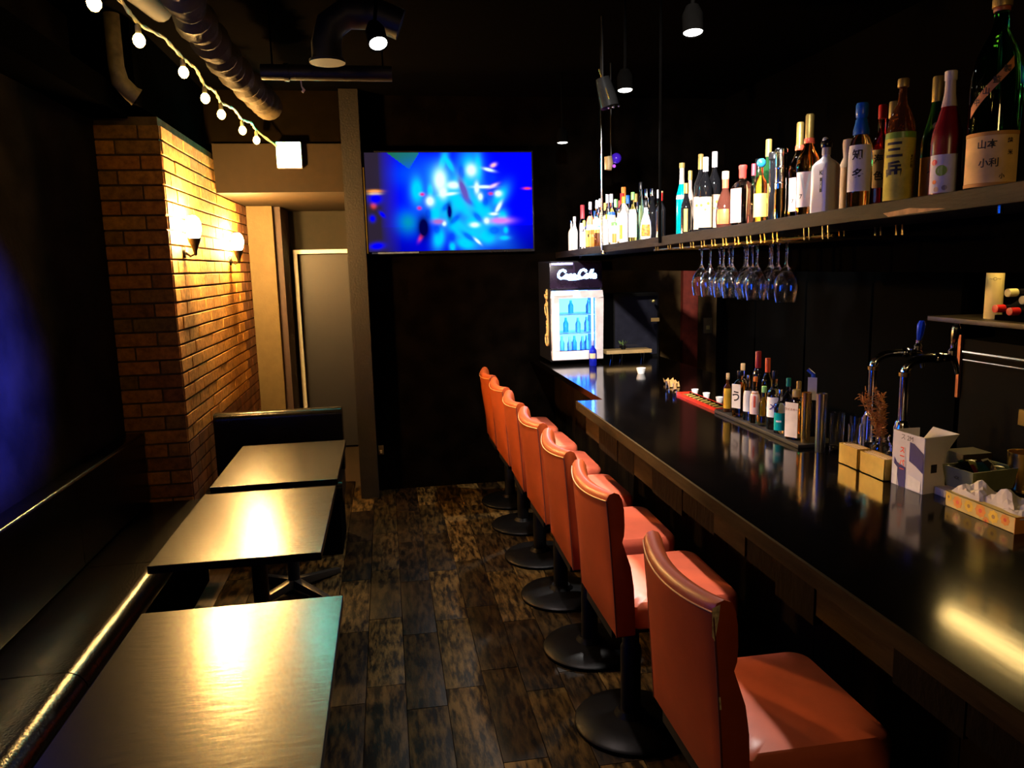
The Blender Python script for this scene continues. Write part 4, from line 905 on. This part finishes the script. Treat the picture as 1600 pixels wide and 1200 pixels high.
# ================================================================== TV
tv = thing('television', 'large flat television glowing blue on the back wall', 'television', (0, 0, 0))
TX0, TX1, TZ0, TZ1, TY = -.098, 1.083, 1.768, 2.448, 5.55
MB().box(TX0-.012, TX1+.012, TY+.002, TY+.06, TZ0-.02, TZ1+.012).build('casing', mat('tv_black', (.01, .01, .012), .25), tv, bevel=.004)
MB().box(TX0+.3, TX1-.3, TY+.06, 5.655, TZ0+.15, TZ1-.15).build('wall_mount', black, tv)
MB().box(TX0+.02, TX0+.35, TY-.004, TY+.002, TZ0-.014, TZ0-.004).build('lower_trim', mat('trim_silver', (.2, .25, .4), .3, .5), tv)
MB().box(TX0-.014, TX0-.006, TY-.006, TY+.03, TZ0-.01, TZ1-.1).build('side_trim', mat('side_trim_gold', (.75, .5, .12), .3, .8), tv)
NX, NY = 200, 115
def tvcol(u, v):   # u right, v down, 0..1
    def g(cx, cy, rx, ry, rot=0):
        dx, dy = u-cx, v-cy
        if rot: dx, dy = dx*math.cos(rot)+dy*math.sin(rot), -dx*math.sin(rot)+dy*math.cos(rot)
        return math.exp(-((dx/rx)**2+(dy/ry)**2))
    vig = min(1, max(.25, 1.25-abs(u-.6)*.9)) if v < .75 else min(1, max(.2, 1.1-abs(u-.55)*1.1-(v-.75)*1.2))
    r, gr, b = .0, .001, 1.0*vig
    d = max(0, 1-u/.20)                      # dim left part
    k = min(1, d*1.6); r = r*(1-k)+.022*k; gr = gr*(1-k)+.014*k; b = b*(1-k)+.028*k
    if .13 < u < .32 and v < (u-.13)*1.3 and v < .24-(u-.23)*2.6: gr = .14; b *= .12; r = .01
    def add(w, c):
        nonlocal r, gr, b
        w = min(1, w); r = r*(1-w)+c[0]*w; gr = gr*(1-w)+c[1]*w; b = b*(1-w)+c[2]*w
    cy = (.0, .62, .95); lt = (.02, .30, 1.0); wh = (.75, 1.1, 1.1)
    add(.7*g(.26, .22, .09, .12), (0, .08, .9)); add(.85*g(.24, .70, .055, .10), (.0, .30, .35)); add(.6*g(.28, .45, .06, .12), (0, .02, .8))
    for q in ((.44, .26, .05, .12, 0), (.46, .1, .018, .09, .2), (.50, .12, .015, .08, -.3), (.52, .48, .10, .16, .5), (.44, .52, .05, .1, 0), (.60, .55, .06, .28, -.5), (.62, .2, .05, .16, 0), (.67, .16, .02, .12, 0),
              (.70, .62, .05, .18, -.3), (.55, .78, .05, .16, -.5), (.66, .82, .06, .08, 0), (.30, .38, .03, .11, 0), (.38, .38, .015, .06, 0), (.42, .87, .028, .09, .1), (.58, .93, .04, .06, -.6), (.80, .45, .03, .09, .3), (.81, .66, .025, .06, 0), (.72, .86, .04, .07, 0),
              (.5, .96, .015, .04, 0), (.40, .62, .03, .06, 0), (.83, .80, .012, .03, 0), (.82, .88, .025, .02, 0), (.56, .3, .04, .08, 0), (.64, .72, .05, .06, 0)):
        q = (q[0], q[1], q[2]*1.25, q[3]*1.2, q[4]); w = g(*q); add(.9*min(1, w*1.25), tuple(cy[i]*min(1, w*1.6)+lt[i]*(1-min(1, w*1.6)) for i in range(3)))
    n = 0*math.sin(u*71+math.sin(v*43)*2.2)*math.sin(v*57+math.cos(u*61)*2)
    for q in ((.47, .55, .02, .05, .4), (.60, .48, .018, .07, -.5), (.52, .68, .02, .06, .5), (.66, .66, .02, .06, -.4), (.60, .86, .02, .06, -.6), (.50, .86, .02, .05, 0), (.71, .50, .02, .05, 0), (.745, .26, .03, .05, 0), (.57, .20, .02, .08, 0), (.41, .78, .02, .05, 0), (.76, .80, .04, .05, 0), (.36, .62, .02, .06, 0)): add(.75*min(1, g(*q)*1.4), (0, .03, .8))
    for q in ((.44, .28, .03, .09, 0), (.52, .33, .035, .03, 0), (.63, .18, .025, .05, 0), (.455, .40, .02, .05, 0), (.375, .49, .02, .04, 0), (.66, .36, .012, .05, 0), (.68, .45, .012, .03, 0), (.79, .42, .018, .025, 0), (.64, .74, .022, .02, 0), (.49, .42, .04, .012, -.2),
              (.70, .35, .05, .012, 0), (.79, .56, .01, .05, .3), (.76, .63, .02, .012, 0), (.715, .70, .014, .025, 0), (.655, .91, .008, .03, -.5), (.455, .72, .01, .02, 0)):
        add(min(1, g(*q)*1.6), wh)
    for q, c in (((.735, .175, .03, .012, .45), wh), ((.765, .13, .02, .012, -1.0), (1, .5, .55)), ((.76, .34, .03, .011, -.7), (.8, .55, .8)), ((.80, .70, .06, .028, 0), (.65, .2, .8)), ((.42, .70, .03, .022, 0), (.4, .15, .55)), ((.315, .85, .01, .04, .3), (1, .05, .35)),
                 ((.745, .42, .012, .013, 0), (.6, .05, .25)), ((.33, .42, .012, .014, 0), (.7, .02, .3)), ((.31, .56, .01, .014, 0), (.7, .02, .3)), ((.05, .385, .035, .014, 0), (1, .35, .02)), ((.05, .41, .03, .010, 0), (1, .7, .05)), ((.04, .53, .014, .025, 0), (.55, .05, .02)), ((.97, .37, .02, .009, 0), (1, .05, .1)),
                 ((.055, .46, .035, .045, 0), (0, 0, .9)), ((.03, .66, .015, .03, 0), (0, 0, .8)), ((.09, .62, .012, .03, -.4), (0, 0, .9)), ((.05, .94, .04, .03, -.3), (0, 0, .95)), ((.33, .76, .035, .12, 0), (0, 0, .06)), ((.58, .38, .02, .12, -.2), (.12, .08, .45)), ((.49, .60, .015, .08, 0), (0, 0, .15))):
        add(min(1, g(*q)*1.5), c)
    return (r, gr, b, 1)
me = bpy.data.meshes.new('screen')
vs = []; cs = []
for j in range(NY+1):
    for i in range(NX+1):
        vs.append((TX0+(TX1-TX0)*i/NX, TY, TZ1+(TZ0-TZ1)*j/NY)); cs.append(tvcol(i/NX, j/NY))
me.from_pydata(vs, [], [(j*(NX+1)+i, (j+1)*(NX+1)+i, (j+1)*(NX+1)+i+1, j*(NX+1)+i+1) for j in range(NY) for i in range(NX)])
at_ = me.color_attributes.new('picture', 'FLOAT_COLOR', 'POINT')
at_.data.foreach_set('color', [c for q in cs for c in q])
sm = bpy.data.materials.new('tv_picture'); sm.use_nodes = True; nt = sm.node_tree; nt.nodes.clear()
A_ = nt.nodes.new('ShaderNodeVertexColor'); A_.layer_name = 'picture'; E_ = nt.nodes.new('ShaderNodeEmission'); E_.inputs[1].default_value = 1.2; O_ = nt.nodes.new('ShaderNodeOutputMaterial')
nt.links.new(A_.outputs[0], E_.inputs[0]); nt.links.new(E_.outputs[0], O_.inputs[0])
me.materials.append(sm); so = bpy.data.objects.new('screen', me); COL.objects.link(so); so.parent = tv

# ================================================================== EXIT SIGN
ex = thing('exit_sign', 'square illuminated exit sign glowing white and green over the passage', 'exit sign', (-.590, 5.435, 2.418), .0)
MB().box(-.082, .082, .0, .05, -.085, .085).build('casing', whitep, ex, bevel=.004)
MB().box(-.074, .074, -.004, .0, -.078, .078).build('lit_face', emat('exit_light', (.02, 1.0, .85), 75), ex)
MB().box(-.02, .02, .02, .066, .06, .08).build('bracket', black, ex)

# ================================================================== WALL SCONCES
def sconce(y, z, label):
    t = thing('wall_sconce', label, 'wall lamp', (-1.086, y, z), 0, 'wall sconces')
    MB().lathe([(0, 0), (.03, 0), (.028, .012), (0, .014)], 16).build('backplate', black, t).rotation_euler = (0, PI/2, 0)
    kids(t)[-1].location = (0, 0, -.13)
    MB().tube([(.01, 0, -.13), (.035, 0, -.15), (.058, 0, -.14), (.062, 0, -.10)], .007, 8).build('arm', black, t)
    MB().lathe([(0, -.15), (.008, -.145), (.012, -.12), (.022, -.09), (.032, -.068), (.036, -.052), (.034, -.052), (0, -.06)], 16, c=(.062, 0, 0)).build('holder', black, t)
    MB().lathe([(.022, -.058), (.036, -.03), (.042, .0), (.040, .03), (.032, .052), (.018, .066), (.0, .070)], 20, c=(.062, 0, 0)).build('lamp_globe', emat('sconce_glow', (1, .56, .17), 2500), t)
    return t
sconce(4.50, 1.895, 'nearer glowing wall sconce on the brick wall')
sconce(5.78, 1.86, 'farther glowing wall sconce on the brick wall by the passage')

# ================================================================== STRING LIGHTS
sl = thing('string_lights', 'string of warm glowing festoon bulbs running along the ceiling to the exit sign', 'string lights')
seen = [(-.87, 2.766, 2.51), (-.865, 3.21, 2.52), (-.85, 3.81, 2.55), (-.84, 4.18, 2.515), (-.83, 4.51, 2.50), (-.80, 4.97, 2.495), (-.78, 5.36, 2.50)]
unseen = [(-.88, 2.35, 2.55), (-.88, 1.9, 2.5), (-.88, 1.45, 2.52), (-.88, 1.0, 2.5), (-.88, .5, 2.52), (-.88, 0, 2.5)]
allb = unseen[::-1]+seen
P_ = [(-.88, -.4, 2.62)]
for i, p in enumerate(allb):
    P_.append((p[0], p[1], p[2]+.062))
    if i+1 < len(allb):
        q = allb[i+1]; P_.append(((p[0]+q[0])/2+.012, (p[1]+q[1])/2, (p[2]+q[2])/2+.078))
P_.append((-.66, 5.42, 2.47))
Q = []
for i in range(len(P_)-1):
    for k in range(4):
        t_ = k/4; Q.append(tuple(P_[i][j]*(1-t_)+P_[i+1][j]*t_ for j in range(3)))
Q.append(P_[-1])
MB().tube([(p[0]+.004*math.sin(i*1.7), p[1], p[2]+.004*math.cos(i*1.7)) for i, p in enumerate(Q)], .0055, 6).tube([(p[0]-.004*math.sin(i*1.7), p[1], p[2]-.004*math.cos(i*1.7)) for i, p in enumerate(Q)], .0045, 6).build('cord', mat('yellow_cord', (.6, .5, .2), .5), sl)
bulb_e = emat('bulb_glow', (1, .64, .18), 26)
for p in allb:
    s_o = MB().lathe([(.009, .022), (.011, .024), (.011, .052), (.005, .06)], 10).build('socket', mat('socket_cream', (.5, .45, .25), .5), sl, loc=p)
    MB().lathe([(0, -.027), (.011, -.023), (.0205, -.011), (.0228, .002), (.018, .015), (.010, .024)], 14).build('bulb', bulb_e, sl, loc=p)
# tiny point sources inside the bulbs nearer than the frame keep the warm room light smooth
# ================================================================== DUCTS AND PIPES
n = 0; mb = MB(); pts = []; rr = []
path = [(-.58, 1.9, 2.74), (-.63, 2.6, 2.66), (-.66, 3.2, 2.60), (-.65, 3.8, 2.58), (-.61, 4.4, 2.57), (-.60, 4.75, 2.58)]
tot = 90
for i in range(tot+1):
    t_ = i/tot*(len(path)-1); k = min(int(t_), len(path)-2); fr = t_-k
    p = [path[k][j]*(1-fr)+path[k+1][j]*fr for j in range(3)]
    pts.append(p); rr.append(.062+(.010 if i % 2 else -.006)+.010*math.sin(i*.9))
t = MB().tube(pts, rr, 16).build('flexible_duct', duct_m); tag(t, 'crinkled flexible foil duct running under the ceiling', 'duct')
t = MB().tube([(-1.0, 2.3, 2.80), (-.95, 2.8, 2.76), (-.92, 3.3, 2.76), (-.90, 3.7, 2.78)], [.055, .06, .055, .05], 14).build('duct_branch', mat('dull_duct', (.006, .004, .002), .8)); tag(t, 'short side branch of crinkled ducting above the string lights', 'duct')
t = MB().tube([(-.50, 3.72, 2.535), (.08, 3.72, 2.535)], .034, 16).tube([(-.40, 3.72, 2.535), (-.38, 3.72, 2.535)], .039, 16).build('cross_pipe', pipe_m); tag(t, 'horizontal painted pipe crossing under the ceiling', 'pipe')
for x_ in (-.45, .04): MB().tube([(x_, 3.72, 2.56), (x_, 3.72, 2.851)], .004, 6).build('hanger', matte_black, t)
MB().tube([(-.33, 3.72, 2.505), (-.327, 3.72, 2.475), (-.318, 3.72, 2.46), (-.326, 3.72, 2.45)], [.003, .003, .007, .006], 6).build('hook', creampaper, t)
t = thing('vent_elbow', 'dark duct elbow with a flanged end hanging from the ceiling', 'duct elbow', (0, 0, 0))
MB().tube([(.12, 3.42, 2.66), (.02, 3.42, 2.70), (-.10, 3.42, 2.70), (-.17, 3.42, 2.65), (-.19, 3.42, 2.58), (-.19, 3.42, 2.515)], .062, 20).build('elbow', mat('dark_duct', (.005, .004, .002), .5, .1), t)
MB().lathe([(.060, 0), (.074, 0), (.074, .012), (.060, .012)], 24, c=(-.19, 3.42, 2.503)).build('flange', mat('flange_metal', (.012, .009, .004), .6, 0), t)
t = MB().tube([(-1.19, 4.0, 2.85), (-1.19, 4.0, 2.62), (-1.18, 4.0, 2.55), (-1.14, 4.02, 2.50), (-1.12, 4.03, 2.485)], [.035, .035, .04, .04, .045], 14).build('drain_pipe', mat('beige_pipe', (.22, .17, .09), .5, var=.4)); tag(t, 'vertical drain pipe elbow above the brick pillar', 'pipe')

# ================================================================== SPOTLIGHTS
lens = emat('spot_lens', (1, .97, .92), 14)
def spotlight(p, aim, label, body=matte_black, R=.032, lit=True):
    t = thing('spotlight', label, 'spotlight', p, 0, 'ceiling spotlights')
    d = (Vector(aim)-Vector(p)).normalized(); q = d.to_track_quat('-Z', 'Y')
    def tr(mb): mb.v = [tuple(q @ Vector(v)) for v in mb.v]; return mb
    tr(MB().lathe([(R*1.05, -.002), (R*1.12, -.004), (R*1.12, .06), (R*.7, .09), (0, .092), ], 20, close=False)).build('housing', body, t)
    tr(MB().lathe([(0, .0), (R, .001)], 20)).build('lens', lens if lit else glass, t)
    MB().tube([tuple(q @ Vector((0, 0, .08))), (0, 0, .14), (0, 0, 2.85-p[2])], .007, 8).build('stem', matte_black, t)
    return t
spotlight((1.08, 2.61, 2.42), (1.0, 2.2, 0), 'white-lit ceiling spotlight nearest the viewer over the bar')
spotlight((1.115, 3.47, 2.42), (1.05, 3.1, 0), 'second lit ceiling spotlight over the bar, above the chrome rod')
spotlight((1.17, 4.94, 2.42), (1.15, 4.7, 0), 'farthest and smallest lit ceiling spotlight over the bar')
spotlight((.02, 2.93, 2.45), (.35, 1.9, .6), 'tilted lit spotlight beside the duct elbow')
t = thing('track_head', 'unlit angled track light head with small glints beside the chrome rod', 'track light', (1.12, 3.85, 2.42), .3)
q = Euler((.5, .5, 0))
MB().tube([(0, 0, .14), (.02, -.01, .06), (.03, -.02, .0)], [.035, .045, .048], 16).build('housing', mat('anodised_black', (.03, .03, .03), .2, .7), t)
MB().tube([(-.02, 0, .18), (.0, -.06, .03)], .004, 6).build('yoke', brass, t)
for k in range(3): MB().ball((.0+.03*k, -.055, -.01+.006*k), .007, 8, 6).build('rivet', chrome, t)
MB().tube([(0, 0, .14), (0, 0, .43)], .006, 8).build('stem', black, t)
t = thing('rod_lamp', 'small unlit clip lamp with violet glass beside the chrome rod', 'lamp', (1.42, 4.70, 2.26), 0)
MB().tube([(-.02, 0, -.04), (-.015, 0, .0), (-.02, 0, .04)], [.022, .028, .024], 12).build('shade', mat('olive_shade', (.30, .22, .10), .5), t)
MB().ball((.035, .01, .03), .033, 14, 10).build('violet_glass', mat('violet_glass', (.04, .01, .4), .15), t)
MB().ball((.012, -.022, -.02), .01, 10, 8).build('violet_gleam', emat('violet_gleam', (.5, .1, 1.0), 1.6), t)  # glowing bead stands for a violet gleam on the unlit lamp
MB().tube([(0, 0, .04), (0, 0, .59)], .005, 8).build('stem', black, t)

# ================================================================== BAR STOOLS
def make_stool():
    t = thing('bar_stool', '', 'bar stool')
    w = .222; ny = 12
    prof = [(-.120, .455), (-.128, .60), (-.140, .78), (-.150, .900), (-.150, .922), (-.142, .935), (-.125, .941), (-.108, .934), (-.098, .915), (-.092, .88), (-.090, .83), (-.092, .795), (-.098, .775), (-.088, .745), (-.070, .69), (-.060, .62), (-.057, .54), (-.055, .455)]
    ys = [-w+2*w*i/ny for i in range(ny+1)]
    v = []; k = len(prof)
    for y in ys:
        e = (1-(y/w)**2)
        for x, z in prof:
            up = min(1, max(0, (z-.45)/.3))
            v.append((x-.034*e*up, y, z-.012*e*(1 if z > .9 else 0)))
    f = [(i*k+j, i*k+(j+1) % k, (i+1)*k+(j+1) % k, (i+1)*k+j) for i in range(ny) for j in range(k)]
    f += [tuple(range(k-1, -1, -1)), tuple(range(ny*k, ny*k+k))]
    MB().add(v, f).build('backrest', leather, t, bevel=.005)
    # piping along the rear top edge and down both rear corners
    top = []
    for y in ys:
        e = (1-(y/w)**2); top.append((-.152-.034*e, y*.985, .914-.012*e))
    MB().tube(top, .0021, 6).build('piping', piping, t)
    for s in (-1, 1):
        MB().tube([(x+.0012, s*(w-.001), z) for x, z in prof[:4]]+[(-.150, s*w*.985, .914)], .0028, 6).build('side_seam', mat('dark_seam', (.10, .02, .008), .5), t)
    # seat cushion: rounded slab
    def ring(x0, x1, ww, z, rad, n=6):
        pts = []
        for (cx, cy, a0) in ((x1-rad, ww-rad, 0), (x0+rad*.5, ww-rad*.5, 90), (x0+rad*.5, -ww+rad*.5, 180), (x1-rad, -ww+rad, 270)):
            rd = rad if a0 in (0, 270) else rad*.5
            for i in range(n+1):
                a = math.radians(a0+90*i/n); pts.append((cx+rd*math.cos(a), cy+rd*math.sin(a), z))
        return pts
    X0, X1, W_ = -.06, .318, .212
    rings = [ring(X0+.01, X1-.012, W_-.01, .465, .04), ring(X0, X1-.002, W_, .475, .045), ring(X0, X1, W_, .527, .045), ring(X0, X1-.003, W_-.003, .545, .045), ring(X0+.01, X1-.012, W_-.012, .557, .05), ring(X0+.05, X1-.05, W_-.05, .563, .05), ring(X0+.1, X1-.1, W_-.1, .565, .05)]
    k = len(rings[0]); v = [p for r in rings for p in r]
    f = [(j*k+i, j*k+(i+1) % k, (j+1)*k+(i+1) % k, (j+1)*k+i) for j in range(len(rings)-1) for i in range(k)]+[tuple(range(k-1, -1, -1)), tuple(range((len(rings)-1)*k, len(rings)*k))]
    MB().add(v, f).build('seat', leather_lit, t)
    MB().box(-.10, .27, -.17, .17, .435, .465).box(-.118, -.06, -.16, .16, .42, .47).build('seat_plate', black, t, bevel=.004)
    MB().lathe([(.036, .03), (.036, .30), (.03, .31), (.03, .435)], 20).build('pole', black, t)
    MB().lathe([(0, 0), (.198, 0), (.203, .006), (.203, .014), (.195, .022), (.11, .034), (.06, .042), (.045, .06), (0, .06)], 40).build('round_base', blackglossbase, t)
    return t
Ys = [(1.65, .0), (2.44, .0), (3.00, -.02), (3.55, .01), (4.08, -.02), (4.62, .02), (5.14, .0)]
names = ['nearest orange leather bar stool with chipped corner on its back', 'second orange leather bar stool from the viewer', 'third orange leather bar stool from the viewer', 'fourth orange leather bar stool, middle of the row',
         'third orange leather bar stool from the far end', 'second orange leather bar stool from the far end', 'farthest orange leather bar stool beside the counter end']
s0 = make_stool()
for i, (y, rz) in enumerate(Ys):
    o = s0 if i == 0 else dup(s0)
    o.location = (.80, y, 0); o.rotation_euler = (0, 0, rz); o['label'] = names[i]; o['group'] = 'bar stools along the counter'
# worn corner only on the nearest
MB().add([(-.1525, -.2225, .925), (-.152, -.2225, .86), (-.146, -.2232, .85), (-.138, -.2233, .90), (-.135, -.2233, .932)], [(0, 1, 2, 3, 4)]).build('chipped_patch', worn, s0)
MB().add([(-.136, -.2234, .72), (-.133, -.2236, .69), (-.128, -.2236, .69), (-.131, -.2234, .72)], [(0, 1, 2, 3)]).build('chipped_patch', worn, s0)

# ================================================================== TABLES
def make_table():
    t = thing('cafe_table', '', 'table')
    MB().box(-.28, .28, -.41, .41, .672, .70).build('table_top', table_m, t, smooth=False, bevel=.002)
    MB().box(-.16, .16, -.2, .2, .655, .672).build('support_plate', black, t)
    MB().tube([(0, 0, .04), (0, 0, .66)], .03, 14).build('column', black, t)
    for k in range(4):
        a = PI/4+k*PI/2
        ca, sa = math.cos(a), math.sin(a); px, py = -sa*.022, ca*.022
        v = [(px, py, .03), (-px, -py, .03), (-px, -py, .075), (px, py, .075), (ca*.30+px*.7, sa*.30+py*.7, .0), (ca*.30-px*.7, sa*.30-py*.7, .0), (ca*.30-px*.7, sa*.30-py*.7, .028), (ca*.30+px*.7, sa*.30+py*.7, .028)]
        MB().add(v, [(0, 1, 2, 3), (7, 6, 5, 4), (0, 4, 5, 1), (1, 5, 6, 2), (2, 6, 7, 3), (3, 7, 4, 0)]).build('foot', mat('foot_metal', (.03, .025, .02), .3, .6), t, bevel=.003)
    return t
t0 = make_table()
for i, (x, y, lb, rz) in enumerate(((-.448, 1.775, 'nearest dark table, with cyan and gold light on its top', 0), (-.54, 2.965, 'middle dark table with a bright white-gold reflection', 0), (-.54, 3.895, 'farthest and smallest-looking dark table by the brick pillar', 0))):
    o = t0 if i == 0 else dup(t0)
    o.location = (x, y, 0); o.rotation_euler = (0, 0, rz); o['label'] = lb; o['group'] = 'tables along the bench'
    o.location.x += 0

# ================================================================== BENCHES
t = thing('wall_bench', 'long black vinyl bench along the left wall', 'bench')
def slab(x0, x1, y0, y1, z0, z1, r=.03, n=5, axis='y'):
    prof = []
    for cx, cz, a0 in ((x1-r, z1-r, 0), (x0+r, z1-r, 90), (x0+r, z0+r, 180), (x1-r, z0+r, 270)):
        for i in range(n+1):
            a = math.radians(a0+90*i/n); prof.append((cx+r*math.cos(a), cz+r*math.sin(a)))
    k = len(prof); v = [(x, y0, z) for x, z in prof]+[(x, y1, z) for x, z in prof]
    f = [tuple(range(k)), tuple(range(2*k-1, k-1, -1))]+[(i, i+k, (i+1) % k+k, (i+1) % k) for i in range(k)]
    return MB().add(v, f)
for k in range(5):
    y0 = -.34+k*.905
    slab(-1.38, -.965, y0, y0+.90, .33, .45, .065).build('seat_cushion', vinyl, t)
    slab(-1.39, -1.29, y0, y0+.90, .45, .83, .015).build('back_cushion', vinyl, t)
box('bench_plinth', (-1.38, -1.02, -.34, 4.15, 0, .33), matte_black, t)
t = thing('end_bench', 'black vinyl bench back standing across beyond the farthest table', 'bench')
mb = slab(4.68, 4.80, -1.05, -.30, .42, .815, .04); mb.v = [(y, x, z) for x, y, z in mb.v]
mb.build('back_cushion', vinyl, t)
mb = slab(4.34, 4.69, -1.05, -.30, .32, .44, .04); mb.v = [(y, x, z) for x, y, z in mb.v]
mb.build('seat_cushion', vinyl, t)
box('bench_plinth', (-1.03, -.32, 4.38, 4.78, 0, .32), matte_black, t)

# lamp housing under the cupboard
t = thing('cupboard_lamp', 'slim warm lamp strip under the cupboard on the right wall, behind the bottle shelf', 'lamp', (2.36, 2.56, 1.85))
MB().box(-.05, .05, -.28, .28, .006, .03).build('housing', brass, t, bevel=.002)
MB().box(-.035, .035, -.26, .26, .0, .006).build('lit_strip', emat('strip_glow', (1, .62, .2), 3), t)
MB().box(.04, .24, -.10, .10, .012, .022).build('bracket', black, t)

# blue light box on the left wall, just outside the frame
t = thing('light_box', 'blue glowing light box on the left wall above the bench', 'light box', (-1.39, 2.0, 1.5))
MB().box(-.0095, .05, -.37, .37, -.35, .35).build('casing', black, t, bevel=.003)
MB().box(.05, .056, -.35, .35, -.33, .33).build('lit_panel', emat('box_blue', (.004, .12, 1.0), 8), t)
